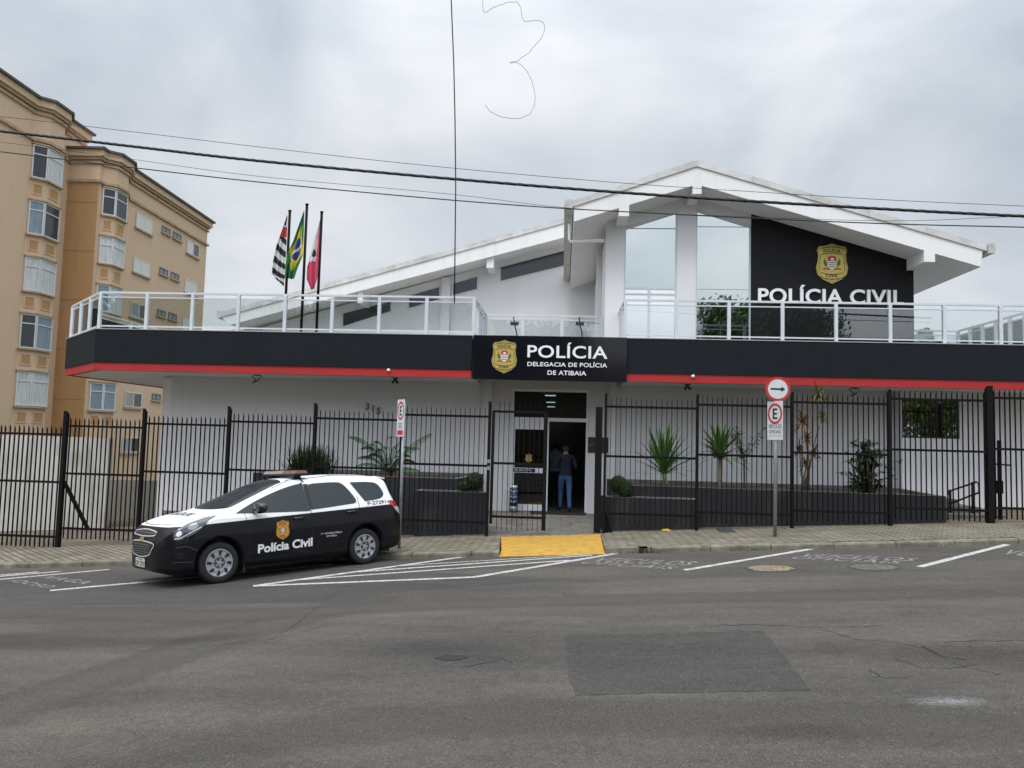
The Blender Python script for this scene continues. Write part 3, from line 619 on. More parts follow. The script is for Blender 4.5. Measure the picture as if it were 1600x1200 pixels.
for q0, q1 in ((xa, xm_), (xm_+.003, xb)):
    g = MB(); g.box(q0, q1, yy-.004, yy+.016, 4.05, zt1-.003); g.build('pane', MIRROR_B, wn)
m_ = MB(); m_.box(xa, xb, yy-.008, yy+.004, zsm-.008, zsm+.008); m_.build('glazing_joint', BLK, wn)
zt2 = onY(1128, 353.5, UY).z; wn, yy = sloped_window(xc, xe, [], [], MIRROR)
g = MB(); g.prism([(xc, yy, 4.05), (xe-.03, yy, 4.05), (xe-.03, yy, soff(xe)-.28), (xc, yy, soff(xc)-.28)], (0, .02, 0)); g.build('pane', MIRROR, wn)
m_ = MB(); m_.box(xc, xe-.03, yy-.006, yy+.004, zt2-.008, zt2+.008); m_.box(xc, xe-.03, yy-.006, yy+.004, zt1-.005, zt1+.005); m_.build('glazing_joint', mat('joint_grey', (.2, .22, .22), .4), wn)
# downpipe from the gutter to the column
dp = MB(); dy = 18.75; A = onY(890, 350, dy); B = onY(890, 374, dy); D = onY(944, 376, dy)
dp.tube([A, B, B+Vector((.02, 0, -.06)), D+Vector((0, 0, -.0))], .045, 10); dp.build('downpipe', WHITE_ROOF, st)
# --- left wing: sloping roof and clerestory wall
WRY = 25.2
a0, a1 = onY(345, 488, WRY), onY(893, 338, WRY); b0, b1 = onY(366, 512, WRY), onY(893, 368, WRY)
mb = MB(); mb.prism([Vector((a0.x, WRY, a0.z-.16)), Vector((a0.x+.35, WRY, a0.z-.42)), b1, Vector((a1.x, WRY, a1.z-.15))], (0, 6, 0)); wr = mb.build('wing_roof', WHITE_ROOF, st)
mb = MB(); n_ = 6
for i in range(n_):
    p = a0.lerp(a1, i/n_); q = a0.lerp(a1, (i+1)/n_-.0008); mb.prism([p-Vector((0, 0, .17)), q-Vector((0, 0, .17)), q, p], (0, .25, 0)) if False else mb.prism([Vector((p.x, WRY-.04, p.z-.17)), Vector((q.x, WRY-.04, q.z-.17)), Vector((q.x, WRY-.04, q.z)), Vector((p.x, WRY-.04, p.z))], (0, .25, 0))
mb.build('verge_flashing', FLASH, wr)
mb = MB(); mb.box(a0.x-.12, a0.x, WRY-.05, WRY+6, a0.z-.2, a0.z+.04); mb.build('gutter', FLASH, wr)
for px0, px1 in ((760, 771), (560, 568)):
    x0 = XY(px0, 405, WRY); x1 = XY(px1, 405, WRY); zz = b0.z+(x0-b0.x)/(b1.x-b0.x)*(b1.z-b0.z); mb = MB(); mb.box(x0, x1, WRY+.1, NY, zz-.28, zz+.2); mb.build('roof_beam', WHITE_ROOF, wr)
# wall with trapezoid windows
sl = (b1.z-b0.z)/(b1.x-b0.x)
def wz(x): return b0.z + (x-b0.x)*sl + .03
wx0, wx1 = b0.x+.55, UX0+.05
mb = MB(); mb.prism([(wx0, NY, 3.9), (wx1, NY, 3.9), (wx1, NY, wz(wx1)), (wx0, NY, wz(wx0))], (0, .2, 0))
mb.box(cl2.x+.3, wx0, NY, NY+.2, 3.9, wz(wx0)-.1)
mb.build('wing_wall', WHITE, st)
def trap(px):      # window outline in pixels on the wing wall
    P_ = [onY(x, y, NY) for x, y in px]; c_ = sum(P_, Vector())/len(P_)
    fr = MB(); n = len(P_); inn = [c_ + (p-c_)*(1-.05/max(.2, (p-c_).length)*1.2) for p in P_]
    y0 = Vector((0, -.03, 0)); outp = [p+y0 for p in P_]; inp = [p+y0 for p in inn]; bo = [p for p in P_]; bi = [p-Vector((0, .002, 0)) for p in inn]
    fr.add(outp+inp+bo+bi, [(i, (i+1) % n, n+(i+1) % n, n+i) for i in range(n)] + [(2*n+i, 2*n+(i+1) % n, (i+1) % n, i) for i in range(n)] + [(n+i, n+(i+1) % n, 3*n+(i+1) % n, 3*n+i) for i in range(n)])
    o = fr.build('clerestory_window', ALU, st); g = MB(); g.prism([p+Vector((0, -.008, 0)) for p in inn], (0, .006, 0)); g.build('pane', WGLASS, o)
trap([(780, 418), (884, 391), (884, 415), (780, 440)])
trap([(706, 443), (748, 431), (748, 452), (706, 463)])
trap([(637, 462), (689, 447), (689, 468), (637, 483)])
trap([(534, 490), (613, 470), (613, 486), (534, 511)])
x0, x1 = XY(689.5, 460, NY-.15), XY(703, 460, NY-.15); mb = MB(); mb.box(x0, x1, NY-.15, NY-.002, 3.95, wz(x0)); mb.build('pilaster', WHITE, st)

# --- entrance glazing and hall
dn = MB(); fy = WY+.06; zt = 2.30; xm = XY(852, 700, WY)
dn.box(DX0, DX0+.06, fy, fy+.08, 0, DZ).box(DX1-.06, DX1, fy, fy+.08, 0, DZ).box(DX0+.06, DX1-.06, fy, fy+.08, DZ-.06, DZ)
dn.box(DX0+.06, DX1-.06, fy-.003, fy+.083, zt-.09, zt).box(xm+.02, xm+.08, fy, fy+.08, .0, zt-.09)
FRM = mat('door_frame_white', (.84, .86, .90), .35); ent = dn.build('entrance_frame', FRM, st)
g = MB(); g.box(DX0+.06, DX1-.06, fy+.03, fy+.04, zt, DZ-.06); g.build('pane', glass_mat('transom_glass', (.45, .47, .47), 1, .03), ent)
dl = MB(); x0, x1 = DX0+.062, xm+.018
dl.box(x0, x1, fy+.01, fy+.06, zt-.30, zt-.092).box(x0, x1, fy+.01, fy+.06, .0, .16).box(x0, x1, fy+.01, fy+.06, .93, 1.05).box(x0, x0+.04, fy+.01, fy+.06, .16, .93).box(x0, x0+.04, fy+.01, fy+.06, 1.05, zt-.30)
o = dl.build('door', FRM, st); g = MB(); g.box(x0+.04, x1, fy+.03, fy+.04, .16, .93).box(x0+.04, x1, fy+.03, fy+.04, 1.05, zt-.30); g.build('pane', glass_mat('door_glass', (.2, .21, .21), 1, .02), o)
tx = MB(); text_mb(tx, 'POLÍCIA CIVIL', (x0+.05, fy+.005, .975), (.04, 0, 0), (0, 0, .04), (0, -1, 0), .002, .01, 1, width=.42); tx.build('lettering', LETTER, o); door_leaf = o; door_y = fy
bk = MB(); bk.box(x0+.02, x0+.56, fy+.0055, fy+.0095, .945, 1.035); bk.build('name_strip', mat('strip_navy', (.02, .03, .07), .5), o)
hall = MB(); HW = mat('hall_wall', (.32, .33, .33), .9)
hall.box(-2.6, -2.5, WY+.2, 30, 0, 3.15).box(1.7, 1.8, WY+.2, 30, 0, 3.15).box(-2.5, 1.7, 30, 30.1, 0, 3.15).box(-2.5, 1.7, WY+.2, 30, 3.05, 3.15)
hall.build('hall_walls', HW, st)
mb = MB(); mb.box(.9, 1.4, 29.9, 29.98, 1.9, 2.4); mb.build('wall_screen', BLK, st)

for px, py, lab in ((860, 618.5, 'bright ceiling lamp nearest the door, seen through the dark transom'), (860.5, 629, 'second small ceiling lamp seen through the transom, below the brightest'), (861, 636, 'faintest and lowest of the ceiling lamps seen through the transom')):
    c = onZ(px, py, 3.0); t = thing('ceiling_lamp', c, lab, 'ceiling lamp', 'ceiling lamps in the entrance hall'); mb = MB(); mb.box(c.x-.17, c.x+.17, c.y-.09, c.y+.09, 3.02, 3.047); mb.build('housing', ALU, t); mb = MB(); mb.box(c.x-.15, c.x+.15, c.y-.07, c.y+.07, 2.995, 3.018); mb.build('diffuser', mat('lamp_glow', (.8, .8, .8), emit=(.8, 1, .95, 2)), t)
# ============================================================ SIGNS ON THE FACADE
SHIELD = [(-.40, .5-.07), (-.30, .43), (-.16, .455), (0, .5), (.16, .455), (.30, .43), (.40, .43), (.47, .33), (.43, .22), (.45, .05), (.5, -.10), (.46, -.26), (.32, -.38), (.12, -.455), (0, -.5),
          (-.12, -.455), (-.32, -.38), (-.46, -.26), (-.5, -.10), (-.45, .05), (-.43, .22), (-.47, .33)]
def badge(parent, c, xd, yd, nd, small=False, name='badge', vector_only=False, gold=None):
    """Gold police shield: xd and yd are full width and height vectors."""
    c, xd, yd, nd = Vector(c), Vector(xd), Vector(yd), Vector(nd); P_ = lambda u, v, h=0: c+xd*u+yd*v+nd*h
    mb = MB(); mb.prism([P_(u, v) for u, v in SHIELD], nd*.012); root = mb.build(name, gold or GOLD, parent)
    th = .0135
    def ring(mbx, k0, k1, h): 
        n = len(SHIELD); mbx.add([P_(u*k0, v*k0, h) for u, v in SHIELD]+[P_(u*k1, v*k1, h) for u, v in SHIELD], [(i, (i+1) % n, n+(i+1) % n, n+i) for i in range(n)])
    m_ = MB(); ring(m_, .95, .92, th)
    def band(v0, bow, mbx, h, w_=.012):
        n = 10; vs = []
        for i in range(n+1):
            u = -.36+.72*i/n; v = v0+bow*(1-(2*i/n-1)**2); vs += [P_(u, v-w_, h), P_(u, v+w_, h)]
        mbx.add(vs, [(2*i, 2*i+2, 2*i+3, 2*i+1) for i in range(n)])
    band(.36, .05, m_, th); band(.21, .05, m_, th); band(-.22, -.06, m_, th); band(-.34, -.05, m_, th)
    for sgn in (-1, 1):
        m_.add([P_(sgn*.36, .2, th), P_(sgn*.38, .2, th), P_(sgn*.40, -.2, th), P_(sgn*.38, -.2, th)], [(0, 1, 2, 3)])
    m_.build('engraving', GOLD2, root)
    tm = MB(); H = yd.length
    for s_, u0, u1, v0, h_, bow in (('POLÍCIA', -.27, .27, .255, .085, .035), ('CIVIL', -.20, .20, -.315, .085, -.03), ('SP', -.05, .05, -.42, .045, 0)):
        b0_ = len(tm.v); text_mb(tm, s_, P_(u0, v0, th), xd*h_, yd*h_, nd, 0, .03, 1.05, width=(u1-u0)*xd.length)
        for v in tm.v[b0_:]:
            t = (v-P_(0, v0, th)).dot(xd)/xd.length_squared; v += yd*bow*(1-(t/.3)**2)
    tm.build('lettering', BLK, root)
    # crest: red top with white mark, striped lower field, leafy branches, red ribbon
    q = MB(); h1 = th+.001
    q.prism([P_(-.13, .17), P_(0, .20), P_(.13, .17), P_(.13, .06), P_(-.13, .06)], nd*h1, 0)
    n = 8; low = [P_(-.13, .057), P_(.13, .057)] + [P_(.13*math.cos(math.pi*i/n), -.02-.11*math.sin(math.pi*i/n)) for i in range(0, n+1)]
    q.prism(low, nd*h1, 1)
    for k in range(3): q.add([P_(-.12+.01*k, .03-.05*k, h1+.001), P_(.12-.01*k, .03-.05*k, h1+.001), P_(.12-.012*k, .008-.05*k, h1+.001), P_(-.12+.012*k, .008-.05*k, h1+.001)], [(0, 1, 2, 3)], 2)
    q.add([P_(-.06, .09, h1+.001), P_(.07, .08, h1+.001), P_(.04, .13, h1+.001), P_(-.02, .15, h1+.001)], [(0, 1, 2, 3)], 1)
    for sgn in (-1, 1):
        q.add([P_(sgn*.16, -.09, th), P_(sgn*.25, -.03, th), P_(sgn*.27, .06, th), P_(sgn*.23, .13, th), P_(sgn*.19, .06, th), P_(sgn*.15, .0, th)], [(0, 1, 2, 3, 4, 5)], 3)
        q.add([P_(sgn*.08, -.12, th), P_(sgn*.2, -.10, th), P_(sgn*.30, -.13, th), P_(sgn*.27, -.16, th), P_(sgn*.18, -.145, th), P_(sgn*.06, -.17, th)], [(0, 1, 2, 3, 4, 5)], 0)
    q.build('crest', [CREDM, LETTER, BLK, CGRN], root)
    return root
sg = thing('entrance_sign', (0, CY-.05, SZ), 'black glossy sign panel with gold badge and POLÍCIA lettering over the entrance', 'sign')
s0, s1 = onY(737.5, 592, CY-.05), onY(980, 526, CY-.05)
mb = MB(); mb.box(s0.x, s1.x, CY-.05, CY+.055, s0.z, 4.075); bevel(mb.build('panel', SIGNBK, sg), .006)
def face_text(parent, s_, pL_, pR_, pt, Y, thick=.02, off=.012, M=LETTER):
    a = onY(*pL_, Y); b = onY(*pR_, Y); H = onY(pL_[0], pt, Y).z-a.z; mb = MB(); text_mb(mb, s_, (a.x, Y, a.z), (H, 0, 0), (0, 0, H), (0, -1, 0), thick, off, 1.04, width=b.x-a.x); return mb.build('lettering', M, parent)
YS = CY-.052
face_text(sg, 'POLÍCIA', (824, 558), (949, 560), 538.5, YS, off=.014)
face_text(sg, 'DELEGACIA DE POLÍCIA', (824, 571.8), (948.5, 574.5), 565.2, YS, off=.014)
face_text(sg, 'DE ATIBAIA', (855.5, 585.5), (916, 586.8), 578.5, YS, off=.014)
bd = onY(826, 716, door_y+.02); badge(door_leaf, (bd.x, door_y+.022, bd.z), (.17, 0, 0), (0, 0, .22), (0, -.4, 0))
bc = onY(788, 557.5, YS); badge(sg, (bc.x, YS, bc.z), (onY(808, 557, YS).x-onY(768.3, 557, YS).x, 0, 0), (0, 0, (584-531.3)/1202*17.2), (0, -1, 0))
wl = thing('wall_lettering', (xe, UY, 5), 'large white POLÍCIA CIVIL letters mounted on the black upper wall', 'lettering')
YB = UY-.004; face_text(wl, 'POLÍCIA CIVIL', (1184, 473), (1411, 478.5), 450, YB, .05, .02)
bw_ = thing('wall_badge', (xe, UY, 6), 'large gold shield badge mounted on the black upper wall', 'badge')
bc = onY(1299.8, 412, YB-.02); wB = onY(1325, 412, YB).x-onY(1275, 412, YB).x; badge(bw_, (bc.x, YB-.02, bc.z), (wB, 0, 0), (0, 0, (443.5-382.5)/1202*19.6), (0, -1, 0), name='shield')
# house number
hn = thing('house_number', (-4, WY, 2), 'dark metal street number 315 fixed askew on the white wall', 'number')
for s_, (px, py), hpx in (('3', (571, 640), 10), ('1', (581.5, 643), 10), ('5', (588, 646.5), 11)):
    a = onY(px, py, WY-.03); mb = MB(); text_mb(mb, s_, (a.x, WY-.03, a.z), (.16, 0, 0), (.01, 0, .165), (0, -1, 0), .015, .02); mb.build('digit', mat('number_metal', (.10, .085, .07), .5), hn)
# plaque by the door
pq = thing('wooden_plaque', (.8, WY, 1.5), 'dark carved wooden plaque with arched pale letters right of the door', 'plaque')
a = onY(918.5, 707, WY-.03); b = onY(959, 684, WY-.03); mb = MB(); mb.box(a.x, b.x, WY-.04, WY-.004, a.z, b.z); bevel(mb.build('board', mat('plaque_wood', (.035, .02, .012), .5, var=.5, vscale=8), pq), .008)
mb = MB(); cx = (a.x+b.x)/2; wd = b.x-a.x
for i, ch_ in enumerate('GRUPO OITO'):
    t = (i-4.5)/4.5; xx = cx+t*wd*.42; zz = a.z+.20-(t*t)*.07; text_mb(mb, ch_, (xx-.02, WY-.042, zz), (.045, 0, -.02*t), (.02*t, 0, .055), (0, -1, 0), .004, .01) if ch_ != ' ' else None
mb.build('lettering', mat('plaque_letters', (.17, .15, .11), .5), pq)

# spotlights on arms over the sign
for px, lab in ((804, 'small grey floodlight on a leaning stick above the left half of the sign'), (906, 'small grey floodlight on a leaning stick above the right half of the sign')):
    b0_ = onY(px+4, 524, 17.12); hd = onY(px, 505, 16.75); t = thing('floodlight', (b0_.x, 17.15, TOPZ+.02), lab, 'floodlight', 'floodlights over the entrance sign')
    mb = MB(); mb.tube([(b0_.x, 17.17, TOPZ+.0), (b0_.x-.02, 17.0, TOPZ+.1), hd+Vector((0, 0, .0)), hd+Vector((-.02, -.1, .12))], .013, 8); mb.build('arm', BLK, t)
    mb = MB(); mb.obox(hd, (.09, 0, 0), (0, .05, .02), (0, -.015, .035)); bevel(mb.build('lamp_head', mat('lamp_grey', (.07, .075, .08), .4), t), .008)
# soffit twin spots and sensors
def twin(px, py, lab, k):
    c = onY(px, py, 17.9); c.z = SZ+.02; t = thing('spotlight', c, lab, 'spotlight', 'black spotlights under the canopy'); mb = MB(); mb.box(c.x-.06, c.x+.06, c.y-.05, c.y+.05, c.z-.025, c.z); mb.build('mount', BLK, t)
    for sgn in (-1, 1):
        mb = MB(); e_ = c+Vector((sgn*.06, -.05, -.12)); 
        if k: mb.tube([c, c+Vector((sgn*.12, 0, -.03)), c+Vector((sgn*.02, -.03, -.14)), c+Vector((-.1, -.05, -.2))], .014, 8)
        else: mb.tube([c+Vector((0, 0, -.02)), c+Vector((sgn*.02, -.02, -.06)), e_], [.015, .02, .035], 10)
        mb.build('lamp_head', BLK, t)
twin(402, 588, 'black bent wire lamp hanging under the left canopy beside the corner', 1); twin(618, 593, 'small black twin spotlight under the canopy above the number', 0)
twin(1074, 602, 'small boxy black spotlight under the canopy right of the entrance', 0); twin(1335, 608, 'black bent wire lamp hanging under the far right canopy', 1)
for px, py, lab in ((607, 578.5, 'small white dome sensor on the red band left of the entrance'), (1083, 588, 'small white dome sensor on the red band right of the entrance')):
    c = onY(px, py, CY+.01); mb = MB(); mb.tube([c+Vector((0, .03, 0)), c, c+Vector((0, -.03, -.0)), c+Vector((0, -.045, 0))], [.04, .04, .03, .01], 12); put(mb.build('dome_sensor', LETTER), lab, 'sensor', 'dome sensors on the red band')

# ============================================================ FENCE, GATE
PH = 2.5
def picket_panel(mb, x0, x1, ztop, y=FY, h=PH, sp=.099, rails=(.17, 1.16, 2.29), skip_first=True, rx0=None, rx1=None):
    n = max(1, round((x1-x0)/sp)); s_ = (x1-x0)/n
    for i in range(1, n):
        x = x0+s_*i+random.uniform(-.004, .004); t = .005; lean = random.uniform(-.006, .006); zt = ztop+random.uniform(-.012, .012)
        zb = ztop-h+random.uniform(-.01, .01)
        # flat bar on edge with a slanted tip
        mb.prism([(x-t, y-.02, zb), (x-t, y+.02, zb), (x-t+lean, y+.02, zt-.06), (x-t+lean, y-.02, zt)], (2*t, 0, 0))
    for r_ in rails: mb.box(rx0 if rx0 is not None else x0+.02, rx1 if rx1 is not None else x1-.02, y-.026, y-.0215, ztop-r_-.022, ztop-r_+.022)
    for r_ in rails: mb.box(rx0 if rx0 is not None else x0+.02, rx1 if rx1 is not None else x1-.02, y+.0215, y+.026, ztop-r_-.022, ztop-r_+.022)
def post(x, ztop, zbot, parent, wx=.055, y=FY):
    mb = MB(); mb.prism([(x-wx/2, y-.05, zbot), (x-wx/2, y+.05, zbot), (x-wx/2, y+.05, ztop-.07), (x-wx/2, y-.05, ztop)], (wx, 0, 0)); return mb.build('post', FENCE, parent)
def ztip(px, py): return onY(px, py, FY).z
# (left x px, right x px, tip y px at the left)
fl = thing('picket_fence', (-6, FY, walk_z(-6, FY)), 'tall black picket fence stepping down the slope left of the entrance gate', 'fence')
LX = [-14.3, -12.4, -10.38, -8.68, -6.87, -5.06, -3.26, -1.47]
LT = [ztip(-250, 674), ztip(-150, 669), None, None, None, None, None]
tips = [ztip(0, 664.6)-.14, ztip(30, 664.6), ztip(160, 654), ztip(290, 650.5), ztip(420, 647), ztip(560, 642), ztip(700, 636.5)]
for i in range(7):
    mb = MB(); picket_panel(mb, LX[i], LX[i+1], tips[i]); mb.build('fence_panel', FENCE, fl)
for i, x in enumerate(LX):
    zt = (tips[min(i, 6)] if i < 7 else tips[6])+.14; post(x, zt, walk_z(x, FY)-.08, fl, .075 if i in (1, 2) else .055)
mb = MB(); p = Vector((-10.36, FY+.06, 1.0)); mb.bar(onY(100, 752, FY+.05), onY(138, 828, FY+.05), .075, .05); mb.build('brace', FENCE, fl)
fr_ = thing('picket_fence', (5, FY, walk_z(5, FY)), 'tall black picket fence climbing the slope right of the entrance gate', 'fence')
RX = [.86, 2.67, 4.51, 6.37, 8.25, 10.3, 12.3]
rt = [ztip(1016, 624.5-1), ztip(1163, 620.5), ztip(1314, 616.5), ztip(1466, 611), ztip(1580, 608.5), ztip(1580, 608.5)+.12]
for i in range(6):
    mb = MB(); picket_panel(mb, RX[i], RX[i+1], rt[i]); mb.build('fence_panel', FENCE, fr_)
for i, x in enumerate(RX):
    zt = rt[max(0, i-1)]+.12 if i else rt[0]+.09; post(x, zt, walk_z(x, FY)-.05, fr_, .045 if i < 3 else (.115 if x == 8.25 else .06))
mb = MB(); p0 = onY(1561, 688, FY+.08); p1 = onY(1563, 812, FY+.08); mb.bar(p1, p0, .06, .05, up=(0, 1, 0)); mb.bar(onY(1554, 725, FY+.06), onY(1579, 727, FY+.06), .03, .03); mb.box(p0.x-.05, p0.x+.05, FY+.05, FY+.12, .95, 1.2); mb.build('gate_latch', FENCE, fr_)
# gate: closed leaf on the left, open leaf folded back on the right
gt_ = thing('entrance_gate', (-1.4, FY, walk_z(-1, FY)), 'closed left leaf of the black picket entrance gate in front of the glass door', 'gate')
gx0, gx1 = -1.40, onY(851, 740, FY).x; zt = onY(805, 628.5, FY).z
mb = MB(); picket_panel(mb, gx0+.02, gx1-.02, zt, h=zt-onY(805, 829, FY).z, rails=(zt-onY(805, 643.5, FY).z, zt-onY(805, 724.5, FY).z, zt-onY(805, 808, FY).z), rx0=gx0, rx1=gx1)
mb.build('gate_panel', FENCE, gt_)
zb = onY(851, 829, FY).z; mb = MB(); mb.box(gx0-.02, gx0+.035, FY-.03, FY+.03, zb+.1, zt-.18); mb.build('stile', FENCE, gt_)
mb = MB(); mb.box(gx1-.04, gx1+.04, FY-.032, FY+.032, zb, zt-.18); mb.build('stile', FENCE, gt_)
mb = MB(); mb.box(-1.49, -1.43, FY-.075, FY-.045, 1.12, 1.2); mb.box(-1.49, -1.43, FY-.075, FY-.045, 1.26, 1.33); mb.build('lock', GALV, gt_)
go = thing('entrance_gate', (.83, FY, walk_z(.8, FY)), 'open right leaf of the black picket gate, swung inwards and seen edge-on', 'gate')
Tm = []; hx = .80; zt2_ = onY(936, 636, FY-.0).z
mb = MB(); mb.box(hx-.14, hx-.005, FY-.02, FY+.04, walk_z(.8, FY)+.01, zt2_); mb.build('stile', FENCE, go)
mb = MB(); L_ = 1.05; n = 11
for i in range(n): y = FY+.05+L_*i/n; mb.box(hx-.05, hx-.01, y, y+.0085, .08, zt2_-.04)
for r_ in (.2, 1.2, 2.25): mb.box(hx-.056, hx-.01, FY+.03, FY+L_, zt2_-r_-.022, zt2_-r_+.022)
mb.build('gate_panel', FENCE, go)
mb = MB(); mb.box(hx-.055, hx-.005, FY+L_, FY+L_+.05, .02, zt2_); mb.build('stile', FENCE, go)
mb = MB(); mb.prism([(.84, FY+.05, walk_z(.8, FY)-.02), (1.05, FY+.05, walk_z(.8, FY)-.02), (.87, FY+.05, .42), (.84, FY+.05, .42)], (0, .12, 0)); mb.build('foot_bracket', FENCE, go)

# ============================================================ PLANTERS
def planter(name, poly, zb, zt, lab, wall=.12):
    """Rendered brick box with a pale coping and soil; poly is the plan outline, counter-clockwise."""
    t = thing(name, (poly[0][0], poly[0][1], zb), lab, 'planter'); n = len(poly); P_ = [Vector((x, y)) for x, y in poly]
    inn = []
    for i in range(n):
        a, b, c = P_[i-1], P_[i], P_[(i+1) % n]; d1 = (b-a).normalized(); d2 = (c-b).normalized(); n1 = Vector((-d1.y, d1.x)); n2 = Vector((-d2.y, d2.x)); bis = (n1+n2).normalized(); inn.append(b+bis*wall/max(.4, bis.dot(n1)))
    v3 = lambda L, z: [Vector((p.x, p.y, z)) for p in L]
    mb = MB(); mb.add(v3(P_, zb)+v3(P_, zt-.0), [(i, (i+1) % n, n+(i+1) % n, n+i) for i in range(n)]); mb.build('wall', PLANT_B, t, fixn=False)
    mb = MB(); mb.add(v3(P_, zt-.0)+v3(inn, zt-.0)+v3(inn, zt-.2), [(i, (i+1) % n, n+(i+1) % n, n+i) for i in range(n)]+[(n+i, n+(i+1) % n, 2*n+(i+1) % n, 2*n+i) for i in range(n)]); mb.build('coping', PLANT_TOP, t, fixn=False)
    mb = MB(); mb.add(v3(inn, zt-.07), [tuple(range(n))]); mb.build('soil', SOIL, t, fixn=False); return t
P1Y, P2Y = 15.84, 16.30
zf_r = onY(1030, 779, P1Y).z; zb_r = onY(1200, 765, P2Y).z
x_l = XY(950, 800, P1Y); x_r = XY(1092, 790, P1Y)
planter('planter', [(x_l, P1Y), (x_r, P1Y), (x_r, P2Y-.003), (x_l-.15, P2Y-.003)], -.4, zf_r, 'low front charcoal planter with two clipped round shrubs right of the gate')
xbl = XY(986, 770, P2Y); xbr = XY(1469, 790, P2Y-.2)
planter('planter', [(xbl, P2Y), (x_r+.003, P2Y), (xbr, P2Y-.45), (xbr+.25, WY-.6), (7.6, WY-.01), (xbl-.35, WY-.01)], -.4, zb_r, 'long tall charcoal planter with palms and dracaenas against the wall right of the gate')
zf_l = onY(700, 768, P1Y).z; zb_l = onY(650, 746, P2Y).z
xl0, xl1 = XY(649, 768, P1Y), XY(761, 770, P1Y)
planter('planter', [(xl0, P1Y), (xl1, P1Y), (xl1-.1, P2Y-.003), (xl0, P2Y-.003)], -.8, zf_l, 'low front charcoal planter with a small clipped shrub left of the gate')
xm0, xm1 = XY(395, 745, P2Y), XY(715, 748, P2Y)
planter('planter', [(xm0, P2Y), (xm1, P2Y), (xm1+.3, WY-.01), (xm0, WY-.01)], -1.1, zb_l, 'long tall charcoal planter with a cycad behind the parked car')

# ============================================================ PLANTS
def blade(mb, root, dirv, L, wd, droop, n=5, mi=0, fold=0):
    p = Vector(root); d = Vector(dirv).normalized(); side = d.cross(Vector((0, 0, 1))); side = side.normalized() if side.length > .05 else Vector((1, 0, 0)); vs = []
    for i in range(n+1):
        t = i/n; ww = wd*.5*(math.sin(math.pi*min(1, .12+t*.9))**.7 if t < 1 else .02)
        vs += [p-side*ww, p+side*ww]; p = p+d*(L/n); d = (d+Vector((0, 0, -droop/n*(1+t)))).normalized()
    mb.add(vs, [(2*i, 2*i+1, 2*i+3, 2*i+2) for i in range(n)], mi, True); return p
def rdir(az, el): return Vector((math.cos(az)*math.cos(el), math.sin(az)*math.cos(el), math.sin(el)))
LF_DRAC = leaf_mat('dracaena_leaf', (.03, .085, .02), (.10, .20, .05)); LF_DARK = leaf_mat('dark_leaf', (.012, .034, .010), (.035, .075, .02))
LF_FERN = leaf_mat('cycad_leaf', (.025, .075, .035), (.08, .17, .07)); LF_BOX = leaf_mat('box_leaf', (.014, .04, .008), (.05, .095, .02))
LF_RED = leaf_mat('red_leaf', (.20, .06, .03), (.16, .12, .04)); LF_YEL = leaf_mat('yellow_leaf', (.10, .11, .03), (.20, .15, .06)); LF_TREE = leaf_mat('tree_leaf', (.018, .05, .010), (.06, .11, .02))
BARK = mat('bark', (.16, .12, .085), .9, var=.4, vscale=20, bump=.6); BARK_P = mat('pale_bark', (.30, .25, .18), .9, var=.4, vscale=20)
def rosette(name, base, h, n, L, wd, lab, leaf=LF_DRAC, trunk=BARK_P, droop=(.5, 1.6), tr=.035, lo=-.25, cat='plant', seed=1):
    rnd = random.Random(seed); b = Vector(base); t = thing(name, b, lab, cat); mb = MB(); top = b+Vector((rnd.uniform(-.03, .03), 0, h))
    if h > .05: mb.tube([b-Vector((0, 0, .1)), b+Vector((.01, 0, h*.5)), top+Vector((0, 0, .06))], [tr*1.3, tr, tr*1.1], 8); mb.build('trunk', trunk, t)
    mb = MB()
    for i in range(n):
        el_ = lo + (1.45-lo)*((i+.5)/n)**.85; az = i*2.4+rnd.uniform(-.3, .3); k = .75+.35*rnd.random()
        blade(mb, top+Vector((0, 0, .1*i/n)), rdir(az, el_), L*k, wd*rnd.uniform(.8, 1.15), rnd.uniform(*droop)*(1-.6*i/n))
    mb.build('leaves', leaf, t, fixn=False); return t
YP = 17.0
zs_r = zb_r-.08
c = onY(1038, 748, YP); rosette('dracaena', (c.x, YP, zs_r), .30, 62, 1.05, .07, 'spiky dark green dracaena with a short stem in the long right planter', seed=3, droop=(.15, .6), lo=.0)
c = onY(1124, 750, YP); rosette('dracaena', (c.x, YP, zs_r), .66, 56, .78, .095, 'broad-leaved green dracaena on a pale trunk beside the thin airy shrub', seed=5, droop=(.4, 1.1), lo=0, tr=.036)
# thin airy shrub
def airy(px, lab, h, seed):
    rnd = random.Random(seed); c = onY(px, 750, YP+.2); b = Vector((c.x, YP+.2, zs_r)); t = thing('slender_shrub', b, lab, 'plant'); st_ = MB(); lf = MB()
    for k in range(6):
        tip = b+Vector((rnd.uniform(-.4, .5), rnd.uniform(-.2, .2), h*rnd.uniform(.8, 1.05))); mid = b+Vector((rnd.uniform(-.03, .03), 0, h*.45)); P_ = [b, mid, mid.lerp(tip, .5)+Vector((0, 0, .05)), tip]; st_.tube(P_, [.012, .009, .006, .003], 6)
        for j in range(44):
            s_ = rnd.uniform(.15, 1.1); p = P_[1].lerp(P_[3], min(1, s_)); blade(lf, p, rdir(rnd.uniform(0, 6.28), rnd.uniform(-.3, .6)), rnd.uniform(.10, .18), .03, .8, 3)
    st_.build('stem', BARK, t); lf.build('leaves', LF_DARK, t, fixn=False)
airy(1163, 'thin dark airy shrub on a bare stem just left of the arrow sign', 1.38, 4)
